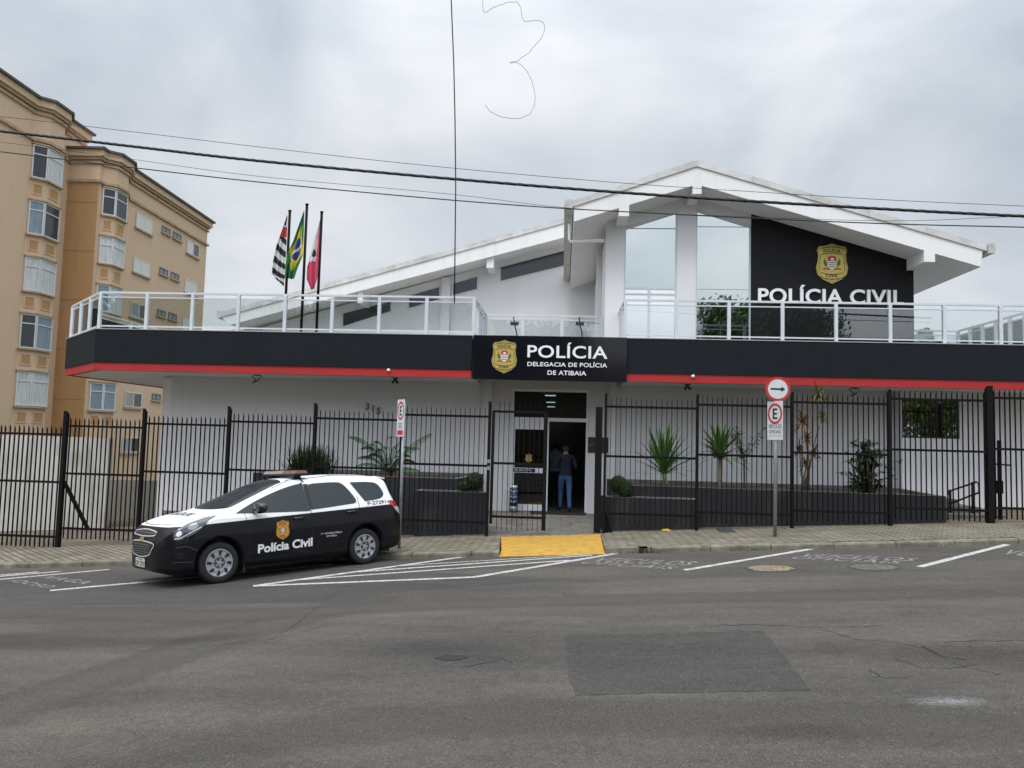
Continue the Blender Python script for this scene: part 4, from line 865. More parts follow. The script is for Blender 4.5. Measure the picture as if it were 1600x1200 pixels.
# cordyline with several stems
c = onY(1257, 752, YP); b = Vector((c.x, YP, zs_r)); t = thing('cordyline', b, 'tall thin cordyline with bare stems and reddish and yellow leaf tufts at the right planter', 'plant')
rnd = random.Random(9); sm = MB(); l1 = MB(); l2 = MB()
for k, (px, py, ye) in enumerate(((1279, 614, 1), (1254, 655, 0), (1262, 683, 0), (1249, 700, 0), (1272, 706, 0), (1285, 652, 1), (1258, 722, 0))):
    tip = onY(px, py, YP+rnd.uniform(-.1, .15)); q0 = b+Vector((rnd.uniform(-.12, .14), rnd.uniform(-.05, .05), -.03)); sm.tube([q0, q0.lerp(tip, .4)+Vector((rnd.uniform(-.08, .08), 0, 0)), q0.lerp(tip, .75)+Vector((rnd.uniform(-.06, .06), 0, .02)), tip], [.02, .015, .012, .012], 7)
    for i in range(70 if k < 2 else 40): blade(l2 if ye else l1, tip+Vector((0, 0, -.12*rnd.random())), rdir(rnd.uniform(0, 6.28), rnd.uniform(-.5, 1.4)), (.36 if k < 2 else .25)*rnd.uniform(.7, 1.1), .030, rnd.uniform(.3, 1.6))
sm.build('stem', BARK, t); l1.build('red_leaves', LF_RED, t, fixn=False); l2.build('yellow_leaves', LF_YEL, t, fixn=False)
# lady palm clump
c = onY(1360, 758, YP); b = Vector((c.x, YP, zs_r)); t = thing('lady_palm', b, 'dense clump of dark green fan leaves at the right end of the long planter', 'plant'); lf = MB(); sm = MB()
for k in range(160):
    hh = rnd.uniform(.08, 1.12); p = b+Vector((rnd.gauss(0, .19)*(1.25-hh*.4)-.05, rnd.gauss(0, .14), hh)); 
    if k % 5 == 0: sm.tube([b+Vector((p.x-b.x, p.y-b.y, 0))*.4, p], .012, 6)
    az = rnd.uniform(0, 6.28)
    for j in range(7): blade(lf, p, rdir(az+(j-3)*.38, rnd.uniform(-.1, .7)), rnd.uniform(.16, .25), .05, .9, 3)
sm.build('stem', BARK, t); lf.build('leaves', LF_DARK, t, fixn=False)
# clipped round shrubs
def boxball(px, py, r, Y, lab, seed):
    rnd = random.Random(seed); c = onY(px, py, Y); t = thing('clipped_shrub', (c.x, Y, c.z-r), lab, 'shrub', 'clipped round shrubs beside the entrance'); mb = MB(); core = MB()
    bm = bmesh.new(); bmesh.ops.create_icosphere(bm, subdivisions=2, radius=r*.88); core.add([v.co+c for v in bm.verts], [[v.index for v in f.verts] for f in bm.faces]); bm.free(); core.build('branches', mat('shrub_core', (.01, .016, .006), .9), t)
    for i in range(1500):
        d = Vector((rnd.gauss(0, 1), rnd.gauss(0, 1), rnd.gauss(0, 1))).normalized(); rr = r*(rnd.uniform(.84, 1.03)+.04*math.sin(d.x*7)*math.cos(d.z*6)); p = c+d*rr; q = (d+Vector((rnd.gauss(0, .6), rnd.gauss(0, .6), rnd.gauss(0, .6)))).normalized(); u = q.cross(Vector((.3, .2, 1))).normalized()*.011; v = q.cross(u).normalized()*.015
        mb.add([p-u, p-v, p+u, p+v], [(0, 1, 2, 3)])
    mb.build('leaves', LF_BOX, t, fixn=False)
boxball(966, 757, .185, 16.08, 'taller darker clipped shrub beside the open gate leaf, behind the olive one', 1)
boxball(977, 765, .175, 16.03, 'small olive clipped shrub in the low right planter, in front of the darker one', 2)
boxball(741, 752, .19, 16.08, 'taller clipped shrub left of the gate, nearer the gate post', 3)
boxball(727, 759, .14, 16.05, 'small clipped shrub left of the gate, beside the taller one', 4)
# cycad
c = onY(606, 742, YP); b = Vector((c.x, YP, zb_l-.08)); t = thing('cycad', b, 'arching feathery cycad palm in the tall left planter behind the thin sign post', 'plant'); lf = MB(); sm = MB()
def frond(base, tip, arch, n=44, L=.26):
    base, tip = Vector(base), Vector(tip); pts = []; ln = (tip-base).length; n = int(16+ln*26); L = min(.24, .10+.13*ln)
    for i in range(n+1):
        s_ = i/n; p = base.lerp(tip, s_); p.z += arch*math.sin(math.pi*s_*.85)*1.0; pts.append(p)
    sm.tube(pts[::3]+[pts[-1]], .008, 5)
    for i in range(3, n+1):
        d = (pts[i]-pts[i-1]).normalized(); side = d.cross(Vector((0, 0, 1)))
        if side.length < .1: side = Vector((1, 0, 0))
        side.normalize(); nrm = side.cross(d); l_ = L*math.sin(math.pi*(.12+.85*i/n))**.6
        for sg_ in (-1, 1): blade(lf, pts[i], side*sg_*.75+d*.55+Vector((0, 0, -.35)), l_*rnd.uniform(.85, 1.1), .021, rnd.uniform(.7, 1.4), 3)
for px, py, dy, ar in ((546, 682, 0, .28), (673, 678, -.1, .18), (585, 690, .2, .30), (612, 682, .2, .30), (655, 700, -.2, .24), (556, 728, -.2, .16), (648, 722, .1, .2), (632, 688, -.3, .25), (575, 712, .3, .25), (600, 700, -.25, .3), (625, 715, -.3, .2), (655, 735, -.2, .1), (565, 700, .3, .3), (640, 700, .3, .3), (590, 705, .1, .3), (618, 700, 0, .3), (575, 695, -.1, .3), (560, 715, .1, .2), (640, 712, -.15, .2), (600, 722, -.3, .15), (612, 728, -.35, .1)):
    q = onY(px, py, YP+dy); frond(b+Vector((0, 0, .15)), (q.x, YP+dy, q.z-ar*.45), ar)
mb = MB(); mb.tube([b, b+Vector((0, 0, .2))], [.12, .1], 10); mb.build('trunk', BARK, t); sm.build('frond_stem', LF_FERN, t); lf.build('leaves', LF_FERN, t, fixn=False)
# grass tuft behind the car
c = onY(484, 744, YP); b = Vector((c.x, YP, zb_l-.08)); t = thing('grass_clump', b, 'large dark spiky grass clump in the planter right behind the car roof', 'plant'); lf = MB()
for i in range(650): blade(lf, b+Vector((rnd.gauss(0, .2), rnd.gauss(0, .12), 0)), rdir(rnd.uniform(0, 6.28), R(90)-abs(rnd.gauss(0, .7))), rnd.uniform(.5, .82), .024, rnd.uniform(.2, 1.1), 4)
lf.build('leaves', LF_DARK, t, fixn=False)

# ============================================================ YARD WALLS, BIN, MAT, HANDRAIL
mb = MB(); x1 = XY(166, 760, 19.5); z = onY(80, 682, 19.5).z; mb.box(-20, x1, 19.5, 19.68, -2.2, z); o = mb.build('boundary_wall', paint_wall('boundary_render', (.50, .49, .46), (.26, .23, .18), .8)); put(o, 'long white boundary wall behind the fence at the left edge', 'wall')
mb = MB(); x0, x1 = XY(160, 760, 22.5), XY(240, 760, 22.5); mb.box(x0-2, x1+1, 22.5, 22.7, -2.2, onY(200, 750, 22.5).z); put(mb.build('garden_wall', paint_wall('grey_render', (.26, .25, .22), (.18, .16, .12), .6)), 'low grey rendered wall at the building corner below the apartments', 'wall')
c = onY(802, 796, 18.75); t = thing('cylindrical_bin', (c.x, 18.75, -.0), 'blue and silver cylindrical bin standing left of the glass door', 'bin')
mb = MB(); z0 = 0; mb.cyl((c.x, 18.72, .07), (0, 0, 1), .105, .14, 20); mb.build('base', GALV, t); mb = MB(); mb.cyl((c.x, 18.72, .355), (0, 0, 1), .10, .42, 20); mb.build('body', mat('bin_blue', (.03, .07, .22), .35, var=.5, vscale=9), t)
mb = MB(); mb.cyl((c.x, 18.72, .60), (0, 0, 1), .105, .07, 20); mb.build('rim', CHROME, t)
tb = MB()
for zz in (.25, .36, .5): tb.tube([(c.x+.102*math.cos(a_), 18.72+.102*math.sin(a_), zz+.02*math.sin(a_*5)) for a_ in np.linspace(0, 6.28, 24)], .008, 6)
tb.build('silver_band', CHROME, t)
mb = MB(); a = onZ(826, 812, 0.0); mb.add([(XY(828, 812, 18.3), 18.45, .004), (XY(915, 812, 18.3), 18.45, .004), (XY(915, 800, 19.1), 19.3, .012), (XY(828, 800, 19.1), 19.3, .012)], [(0, 1, 2, 3)]); o = mb.build('doormat', mat('doormat', (.018, .017, .016), .95, var=.3, vscale=30)); md = o.modifiers.new('s', 'SOLIDIFY'); md.thickness = .012; md.offset = 1; put(o, 'dark rectangular doormat in front of the open doorway', 'doormat')
# handrail beside the steps on the right
hy = 16.9; t = thing('handrail', onY(1482, 812, hy), 'short black sloping handrail with two bars beside the steps at the right', 'handrail')
mb = MB()
for k, (px, py0, py1, nm) in enumerate(((1484.5, 765, 813, 'post'), (1519.5, 753, 812, 'post'))): m2 = MB(); a = onY(px, py0, hy); b = onY(px+1, py1, hy); m2.tube([a, (a.x, hy, b.z-.1)], .028, 8); m2.build('post', FENCE, t)
A, B, D, E_ = onY(1482, 768, hy), onY(1526, 753, hy), onY(1529, 770, hy), onY(1484, 787, hy)
mb.tube([E_, A, B, B+Vector((.04, 0, -.03)), D, E_], .02, 8); mb.build('rails', FENCE, t)
t = thing('concrete_steps', onY(1490, 812, 17.4), 'low worn concrete steps behind the fence at the end of the right planter', 'steps'); mb = MB()
sx0, sx1 = XY(1471, 800, 17.4), XY(1512, 800, 17.4); g0 = walk_z(8, FY)-.05
for k in range(3): mb.box(sx0-.3, sx1+.35-.3*k, 16.6+.35*k, 18.5, g0, g0+.13*(k+1))
bevel(mb.build('step', mat('step_conc', (.15, .145, .13), .9, var=.5, vscale=5), t), .01)
# small things on the pavement
rn = random.Random(2)
def litter(name, px, py, size, M, lab, cat, flat=.35, road=False):
    c = (G if road else W)(px, py); bm = bmesh.new(); bmesh.ops.create_icosphere(bm, subdivisions=2, radius=1)
    mb = MB(); mb.add([Vector((v.co.x*size[0]*rn.uniform(.7, 1.1), v.co.y*size[1]*rn.uniform(.7, 1.1), max(0, v.co.z+.2)*size[2]*rn.uniform(.5, 1.1)))+c for v in bm.verts], [[v.index for v in f.verts] for f in bm.faces]); bm.free(); put(mb.build(name, M), lab, cat)
litter('yellow_wrapper', 1040, 829, (.11, .08, .035), mat('wrapper', (.7, .48, .02), .5), 'crumpled yellow wrapper lying on the pavement near the fence', 'litter')
litter('white_wrapper', 1408, 851, (.05, .04, .07), mat('paper', (.5, .5, .48), .7), 'crumpled white paper against the kerb right of the arrow sign', 'litter', road=True)
litter('pale_wrapper', 1427, 815, (.12, .05, .02), mat('paper', (.5, .5, .48), .7), 'flat pale scrap at the fence foot under the right window', 'litter')
litter('dirty_pebble', 1325, 850, (.04, .04, .05), mat('paper2', (.35, .34, .3), .8), 'small dirty pale scrap on the kerb between the two manholes', 'litter', road=True)
c = W(1131, 829, .006); t = thing('grate', c, 'dark grey rectangular inspection cover set in the pavement near the fence', 'inspection cover'); mb = MB(); pts = [W(x, y, .005) for x, y in ((1117, 825), (1141, 825), (1150, 832), (1124, 832))]; mb.prism(pts, (0, 0, .006)); mb.build('cover', mat('grate_dark', (.05, .052, .055), .7, var=.3, vscale=20), t)
# weeds along the wall foot and kerb
mb = MB()
for k in range(260):
    if rn.random() < .5: x = rn.uniform(-9, 10); p = Vector((x, FY+.22+rn.uniform(-.02, .1), walk_z(x, FY)))
    else: x = rn.choice((INX+.15, INX-.1, 3.3, 6.2, -7.5)) + rn.gauss(0, .12); p = Vector((x, KY-.01, road_z(x, KY)))
    blade(mb, p, rdir(rn.uniform(0, 6.28), rn.uniform(.3, 1.4)), rn.uniform(.03, .08), .008, .8, 2)
put(mb.build('weeds', LF_BOX, fixn=False), 'tiny green weeds along the kerb and the fence foot', 'weeds', kind='stuff')

# ============================================================ STREET SIGNS
RSIGN = mat('sign_red', (.50, .03, .04), .45); WSIGN = mat('sign_white', (.62, .65, .67), .45, var=.1, vscale=9); SBLK = mat('sign_text', (.012, .012, .012), .5)
def ringm(mb, c, xd, yd, nd, r0, r1, h, mi=0, n=40):
    vs = [c+xd*r*math.cos(2*math.pi*k/n)+yd*r*math.sin(2*math.pi*k/n)+nd*h for r in (r0, r1) for k in range(n)]
    mb.add(vs, [(k, (k+1) % n, n+(k+1) % n, n+k) for k in range(n)], mi)
# right post
pY = 14.2; b = W(1211, 838); pY = b.y; top = onY(1214.5, 600, pY)
t = thing('sign_post', b, 'galvanised post with a round right-arrow sign above a plate reading VEÍCULOS OFICIAIS', 'traffic sign')
mb = MB(); mb.tube([b-Vector((0, 0, .1)), Vector((b.x+.01, b.y, top.z+.1))], .032, 14); mb.build('post', GALV, t)
c = onY(1215.3, 608, pY-.05); nd = Vector((0, -1, 0)); xd = Vector((1, 0, 0)); yd = Vector((-.0, 0, 1)); r_ = 19.2/1202*(c-EYE).dot(FW)
mb = MB(); mb.tube([c+nd*.0, c+nd*.003], r_, 40); rd = mb.build('round_plate', RSIGN, t)
mb = MB(); mb.tube([c+nd*.004, c+nd*.0055], r_*.79, 40); mb.build('face', WSIGN, rd)
mb = MB(); k = r_; q = lambda u, v: c+xd*u*k+yd*v*k+nd*.007
mb.add([q(-.58, .085), q(.30, .065), q(.27, .21), q(.60, -.005), q(.27, -.23), q(.30, -.085), q(-.58, -.065)], [(0, 1, 5, 6), (2, 3, 4)]); mb.build('arrow', SBLK, rd)
def eplate(t, cpx, cpy, Y, hw, hh, yaw, texts, red_low=False):
    c = onY(cpx, cpy, Y-.05); xd = Vector((math.cos(yaw), math.sin(yaw), 0)); yd = Vector((0, 0, 1)); nd = xd.cross(yd)
    mb = MB(); mb.obox(c, xd*hw, nd*.0015, yd*hh); pl = mb.build('plate', WSIGN, t)
    cc = c+yd*(hh-hw*1.12); mb = MB(); ringm(mb, cc, xd*hw*.92, yd*hw*.92, nd, .77, 1.0, .003); mb.build('ring', RSIGN, pl)
    s_ = hw*.92; q = lambda u, v: cc+xd*u*s_+yd*v*s_+nd*.0035
    mb = MB()
    for u0, u1, v0, v1 in ((-.30, -.08, -.52, .52), (-.08, .33, .34, .52), (-.08, .27, -.09, .09), (-.08, .33, -.52, -.34)): mb.add([q(u0, v0), q(u1, v0), q(u1, v1), q(u0, v1)], [(0, 1, 2, 3)])
    for s2, zc, h_, wid in texts:
        a = c+yd*(zc*hh)+nd*.003; text_mb(mb, s2, a, xd*h_, yd*h_, nd, 0, .01, 1, width=wid, center=True)
    mb.build('lettering', SBLK, pl); return c, xd, yd, nd, pl
zz = (1202/1202)
c, xd, yd, nd, pl = eplate(t, 1211, 657, pY, .205, .352, R(-64), [('VEÍCULOS', -.40, .06, .34), ('OFICIAIS', -.66, .06, .30)])
m_ = MB()
for v in (-.20, -.80): a = c+yd*.352*v+nd*.003; m_.add([a-xd*.185, a+xd*.185, a+xd*.185+yd*.005, a-xd*.185+yd*.005], [(0, 1, 2, 3)])
m_.build('rule_line', SBLK, pl)
# left post with the narrow plate seen at an angle
b = W(623.5, 857); pY = b.y; t = thing('sign_post', b, 'thin galvanised post with a parking plate turned almost edge-on, behind the car', 'traffic sign')
top = onY(626, 628, pY); mb = MB(); mb.tube([b-Vector((0, 0, .1)), Vector((b.x, b.y, top.z))], .027, 14); mb.build('post', GALV, t)
hh_ = (682-624.5)/2/1202*(onY(626, 650, pY)-EYE).dot(FW)
c, xd, yd, nd, pl = eplate(t, 626, 653, pY, .185, hh_, R(-58), [('FARMÁCIA', -.33, .02, .2), ('15 MINUTOS', -.45, .028, .16), ('PISCA ALERTA', -.56, .028, .16)])
m_ = MB(); a = c-yd*hh_*.80+nd*.003; m_.add([a-xd*.14-yd*.04, a+xd*.14-yd*.04, a+xd*.14+yd*.045, a-xd*.14+yd*.045], [(0, 1, 2, 3)]); m_.build('red_strip', RSIGN, pl)

# ============================================================ WIRES
def wire(name, pix, Y, r, lab, twist=False, cat='cable'):
    pts = [onY(x, y, Y) for x, y in pix]; # smooth curve through the points
    fine = []
    for i in range(len(pts)-1):
        p0, p1, p2, p3 = pts[max(0, i-1)], pts[i], pts[i+1], pts[min(len(pts)-1, i+2)]
        for k in range(10):
            s_ = k/10; fine.append(.5*((2*p1)+(-p0+p2)*s_+(2*p0-5*p1+4*p2-p3)*s_**2+(-p0+3*p1-3*p2+p3)*s_**3))
    fine.append(pts[-1]); mb = MB(); mb.tube(fine, r, 6)
    if twist:
        for ph in (0, 2.1, 4.2):
            f2 = []
            for i in range(len(fine)-1):
                for k in range(6): p = fine[i].lerp(fine[i+1], k/6); a = (i*6+k)*.55+ph; f2.append(p+Vector((0, math.cos(a)*r*.6, math.sin(a)*r*.6)))
            mb.tube(f2, r*.6, 5)
    return put(mb.build(name, CABLE), lab, cat, 'overhead cables over the street')
WYR = 12.6
wire('overhead_cable', [(-250, 180), (0, 205), (200, 228), (400, 251), (700, 279), (1000, 303), (1300, 322), (1600, 338), (1900, 350)], WYR, .023, 'thickest twisted black overhead cable crossing the whole street', True)
wire('overhead_cable', [(-250, 208), (0, 237), (200, 261), (400, 284), (640, 307), (840, 323), (1000, 332), (1200, 342), (1400, 350), (1600, 355), (1900, 362)], WYR, .0095, 'medium thin black cable running just below the thick twisted one')
wire('overhead_cable', [(-250, 158), (0, 182), (200, 205), (400, 229), (660, 258), (960, 285), (1200, 301), (1400, 313), (1600, 322), (1900, 335)], WYR-.3, .0045, 'topmost hair-thin wire, above the thick twisted cable')
wire('overhead_cable', [(-250, 195), (0, 222), (200, 248), (400, 275), (700, 303), (900, 326), (1150, 338), (1400, 345), (1600, 338), (1900, 330)], WYR+.4, .004, 'lowest-sagging hair-thin wire crossing the medium cable')
mb = MB(); p = [onY(x, y, 12.4) for x, y in ((695, -300), (703, -60), (705, 0), (709, 100), (711, 190), (712, 290), (711, 380), (710, 474))]; mb.tube(p, .0105, 7); put(mb.build('hanging_cable', CABLE), 'black cable hanging straight down and ending in the air above the canopy', 'cable')
mb = MB(); pix = [(752, -60), (754, -20), (754, 10), (758, 13), (770, 6), (790, 0), (806, 1), (813, 12), (817, 33), (824, 39), (842, 38), (851, 45), (847, 60), (828, 80), (810, 91), (796, 93.5), (808, 93), (820, 103), (830, 122), (836, 150), (833, 172), (824, 184), (808, 190), (785, 187), (768, 178), (757, 164)]
pts = [onY(x, y, 12.4) for x, y in pix]; fine = []
for i in range(len(pts)-1):
    p0, p1, p2, p3 = pts[max(0, i-1)], pts[i], pts[i+1], pts[min(len(pts)-1, i+2)]
    for k in range(5): s_ = k/5; fine.append(.5*((2*p1)+(-p0+p2)*s_+(2*p0-5*p1+4*p2-p3)*s_**2+(-p0+3*p1-3*p2+p3)*s_**3)+Vector((0, .12*math.sin(i*.5), 0)))
mb.tube(fine, .0035, 6); put(mb.build('loose_wire', CABLE), 'thin loose wire curled like a figure three against the sky', 'wire')

# ============================================================ FLAGS
FYY = 17.75
def flag(px, ptop, pbot, seglist, fold, lab, cols, painter, seed):
    b = onY(px[0], pbot, FYY); b.z = 4.0; tp = onY(px[1], ptop, FYY); t = thing('flag_pole', b, lab[0], 'flagpole', 'flagpoles on the canopy terrace')
    mb = MB(); mb.tube([b, (b.x, FYY, tp.z)], .032, 10); mb.cyl((b.x, FYY, tp.z+.01), (0, 0, 1), .04, .03, 10); mb.build('pole', FENCE, t)
    # cloth: rows along the hoist (s) and folds along the fly (u); outline from (left edge, right edge) pairs
    f_ = thing('flag', (b.x, FYY, tp.z-.3), lab[1], 'flag', 'flags on the canopy terrace')
    nr, nc = 90, 30; vs = []; rows = []
    for j in range(nr+1):
        s_ = j/nr; k = s_*(len(seglist)-1); i0 = min(int(k), len(seglist)-2); fr2 = k-i0
        y_ = seglist[i0][0]*(1-fr2)+seglist[i0+1][0]*fr2; xl = seglist[i0][1]*(1-fr2)+seglist[i0+1][1]*fr2; xr = seglist[i0][2]*(1-fr2)+seglist[i0+1][2]*fr2
        for i in range(nc+1):
            u = i/nc; X_ = onY(xr+(xl-xr)*u, y_, FYY); dyy = .045*math.sin(u*fold*math.pi+s_*1.5+seed)*min(1, u*3)*(.3+s_); vs.append(Vector((X_.x, FYY+dyy-.02, X_.z-.02*u*math.sin(5*u+seed))))
    fs = []; mi = []
    for j in range(nr):
        for i in range(nc): fs.append((j*(nc+1)+i, j*(nc+1)+i+1, (j+1)*(nc+1)+i+1, (j+1)*(nc+1)+i)); mi.append(painter((i+.5)/nc, (j+.5)/nr))
    mb = MB(); b0_ = len(mb.f); mb.add(vs, fs, 0, True); mb.m = mi; mb.build('cloth', cols, f_, fixn=False); 
def cloth_m(n_, c): return mat(n_, c, .8)
FW_, FB_, FR_, FG_, FY_, FBL = cloth_m('cloth_white', (.62, .62, .62)), cloth_m('cloth_black', (.02, .02, .022)), cloth_m('cloth_red', (.45, .05, .05)), cloth_m('cloth_green', (.02, .17, .05)), cloth_m('cloth_yellow', (.62, .48, .03)), cloth_m('cloth_blue', (.02, .05, .22))
def sp(u, v):
    if v < .28: return 3 if (v < .12 and u > .3) else (2 if v > .14 else 0)
    return 1 if math.sin((v*1.0+u*.10)*40) > 0 else 0
flag((444, 450.5), 330, 516, [(338, 449, 450), (362, 441, 449), (385, 433, 448), (410, 428, 446.5), (432, 426, 445.5), (447, 442, 444)], 5, ('leftmost of the three black flagpoles, carrying the striped flag', 'black and white striped flag with a red canton hanging from the left pole'), [FW_, FB_, FR_, FBL], sp, .3)
def br(u, v):
    a = abs(u-.45)/.62+abs(v-.52)/.42; 
    if ((u-.45)/.30)**2+((v-.52)/.16)**2 < 1: return 3 if abs(v-.52-(u-.45)*.25) > .022 else 0
    return 2 if a < .82 else 1
flag((470.5, 477), 320, 517, [(330, 475.5, 476), (352, 468, 475.5), (378, 459, 474.5), (400, 449, 473.5), (418, 447, 466), (436, 446, 460)], 5, ('middle and tallest of the three black flagpoles, carrying the green flag', 'green flag with yellow diamond and blue disc hanging from the middle pole'), [FW_, FG_, FY_, FBL], br, 1.2)
def at(u, v):
    if v > .52: return 2
    if u < .35: return 2
    if ((u-.6)/.2)**2+((v-.42)/.05)**2 < 1: return 1
    return 0
flag((494.5, 502), 332, 516, [(345, 500.5, 501), (370, 492, 500), (395, 486, 499), (418, 480, 498), (436, 480, 496), (452, 487, 491)], 4, ('rightmost of the three black flagpoles, carrying the red and white flag', 'red and white flag with a small dark emblem hanging from the right pole'), [FW_, FB_, cloth_m('cloth_pink', (.55, .06, .12)), FBL], at, 2.1)

# ============================================================ APARTMENT BUILDING
AD = Vector((-.036, 1, 0)).normalized(); AN = Vector((AD.y, -AD.x, 0)); AP = Vector((-26, 35, 0))
def onP(px, py, o=0.0):
    d = ray(px, py); t = ((AP+AN*o-EYE).dot(AN))/d.dot(AN); return EYE+d*t
def sof(px, py, o=0.0): return (onP(px, py, o)-AP).dot(AD)
def ap(s_, o, z): return AP+AD*s_+AN*o+Vector((0, 0, z))
ab = thing('apartment_building', ap(0, 0, -2), 'tan five-storey apartment building with bay windows behind the left end of the fence', 'building')
zT, zB = onP(65, 226, .4).z, onP(65, 279, .4).z; FLR = (onP(65, 226, .4).z-onP(60, 583, .4).z)/4
def curt(k): return mat('curtain_pale' if k == 0 else 'curtain_blue' if k == 1 else 'room_glass', [(.58, .60, .60), (.22, .29, .35), (.035, .042, .05)][k], [.7, .4, .08][k], spec=[.4, .5, .6][k], var=.3, vscale=3, stretch=(3, 3, .4))
SHUT = mat('white_shutter', (.62, .62, .60), .5)
def apart_block(o0, sL, sE, bay, zr, depth, M, part):
    """facade plan as (s, o) with a shallow three-facet bay."""
    b0, b1, b2, b3 = bay; pl = [(sL, o0), (b0, o0), (b1, o0+.5), (b2, o0+.5), (b3, o0), (sE, o0)]
    full = pl+[(sE, o0-depth), (sL, o0-depth)]
    mb = MB(); mb.prism([ap(s_, o, -4) for s_, o in full], (0, 0, zr+4)); w_ = mb.build(part, M, ab)
    def moulding(z0, z1, out_, name, MM=TAN_TRIM, ends=(0, 0)):
        mb = MB(); L = []
        P_ = [Vector(p) for p in ([(sL, 0.0)] if o0 > .1 else [])+pl+[(sE, o0-depth)]]
        for i, p in enumerate(P_):
            a = (P_[i]-P_[i-1]).normalized() if i else (P_[1]-P_[0]).normalized(); b = (P_[i+1]-P_[i]).normalized() if i < len(P_)-1 else a
            n1 = Vector((-a.y, a.x)); n2 = Vector((-b.y, b.x)); bs = (n1+n2).normalized(); L.append(p+bs*out_/max(.5, bs.dot(n1)))
        n = len(P_)
        vs = [ap(p.x, p.y, z) for z in (z0, z1) for p in P_]+[ap(p.x, p.y, z) for z in (z0, z1) for p in L]
        fs = []
        for i in range(n-1): fs += [(2*n+i, 2*n+i+1, 3*n+i+1, 3*n+i), (i, i+1, 2*n+i+1, 2*n+i), (n+i, n+i+1, 3*n+i+1, 3*n+i)]
        fs += [(0, 2*n, 3*n, n)]
        mb.add(vs, fs); return mb.build(name, MM, ab)
    moulding(zr-.35, zr-.02, .25, 'cornice', TAN); moulding(zr-.02, zr+.10, .38, 'cornice', mat('roof_edge', (.10, .085, .075), .8, var=.3, vscale=3)); moulding(zr-.72, zr-.60, .10, 'cornice'); moulding(zr-.50, zr-.35, .15, 'cornice')
    moulding(zT+.16, zT+.30, .12, 'string_course'); return w_
def pane_on(a, b, z0, z1, n_, k, fr, nb=2, top=.42, T=.05, shutter=False):
    """window between plan points a and b (world, z=0) on a facet with outward normal n_"""
    d = (b-a).normalized(); Z = Vector((0, 0, 1)); w_ = (b-a).length
    def bx(m_, u0, u1, v0, v1, o0, o1): m_.prism([a+d*u0+n_*o0+Z*v0, a+d*u1+n_*o0+Z*v0, a+d*u1+n_*o0+Z*v1, a+d*u0+n_*o0+Z*v1], n_*(o1-o0))
    bx(fr, 0, w_, z0, z0+T, .01, .06); bx(fr, 0, w_, z1-T, z1, .01, .06); bx(fr, 0, T, z0+T, z1-T, .01, .06); bx(fr, w_-T, w_, z0+T, z1-T, .01, .06)
    if top: bx(fr, T, w_-T, z1-top-T, z1-top, .012, .055)
    g = MB(); bx(g, T*.5, w_-T*.5, z0+T*.5, z1-T*.5, .005, .022); return g
def out_n(a, b): d = (b-a).normalized(); n_ = Vector((d.y, -d.x, 0)); return n_ if n_.dot(AN) > -.2 else -n_
def bay_windows(o0, bay, ks, part='window'):
    b0, b1, b2, b3 = bay; p = [ap(b0, o0, 0), ap(b1, o0+.5, 0), ap(b2, o0+.5, 0)]
    for k in ks:
        z1 = zT-FLR*k; z0 = z1-(zT-zB); fr = MB(); a0 = p[0].lerp(p[1], .06); n1, n2 = out_n(p[0], p[1]), out_n(p[1], p[2])
        g1 = pane_on(a0, p[1], z0, z1, n1, 0, fr); g2 = pane_on(p[1], p[2], z0, z1, n2, 0, fr)
        o = fr.build(part, ALU, ab); g1.build('pane', curt(random.choice((0, 2, 1, 1))), o); g2.build('pane', curt(random.choice((0, 0, 0, 1, 2))), o)
        Z = Vector((0, 0, 1)); L_ = [q+n_ for q in (p[0], p[1], p[2]) for n_ in (Vector(),)]
        def strip(nm_, v0, v1, dp):
            m_ = MB(); q = [p[0]+n1*dp, p[1]+(n1+n2).normalized()*dp*1.05, p[2]+n2*dp]
            m_.add([v+Z*z_ for z_ in (v0, v1) for v in (p[0], p[1], p[2], q[2], q[1], q[0])], [(0, 1, 4, 5), (1, 2, 3, 4), (6, 7, 10, 11), (7, 8, 9, 10), (5, 4, 10, 11), (4, 3, 9, 10), (0, 5, 11, 6), (2, 3, 9, 8)]); m_.build(nm_, TAN_TRIM, o)
        strip('sill', z0-.10, z0-.02, .16); strip('lintel', z1+.02, z1+.09, .11)
        for q0, q1, nn in ((p[0], p[1], n1), (p[1], p[2], n2)):
            if k < 5:
                sl_ = MB(); d = (q1-q0).normalized(); w_ = (q1-q0).length; u0, u1 = w_*.17, w_*.83; v0, v1 = z0-.83, z0-.28
                for aa, bb, cc, dd in ((u0, u1, v0, v0+.05), (u0, u1, v1-.05, v1), (u0, u0+.05, v0+.05, v1-.05), (u1-.05, u1, v0+.05, v1-.05)): sl_.prism([q0+d*aa+Z*cc, q0+d*bb+Z*cc, q0+d*bb+Z*dd, q0+d*aa+Z*dd], nn*.04)
                fl_ = MB(); fl_.prism([q0+d*(u0+.05)+Z*(v0+.05), q0+d*(u1-.05)+Z*(v0+.05), q0+d*(u1-.05)+Z*(v1-.05), q0+d*(u0+.05)+Z*(v1-.05)], nn*.02); sl_.build('moulding', TAN, o); fl_.build('panel', TAN_D, o)
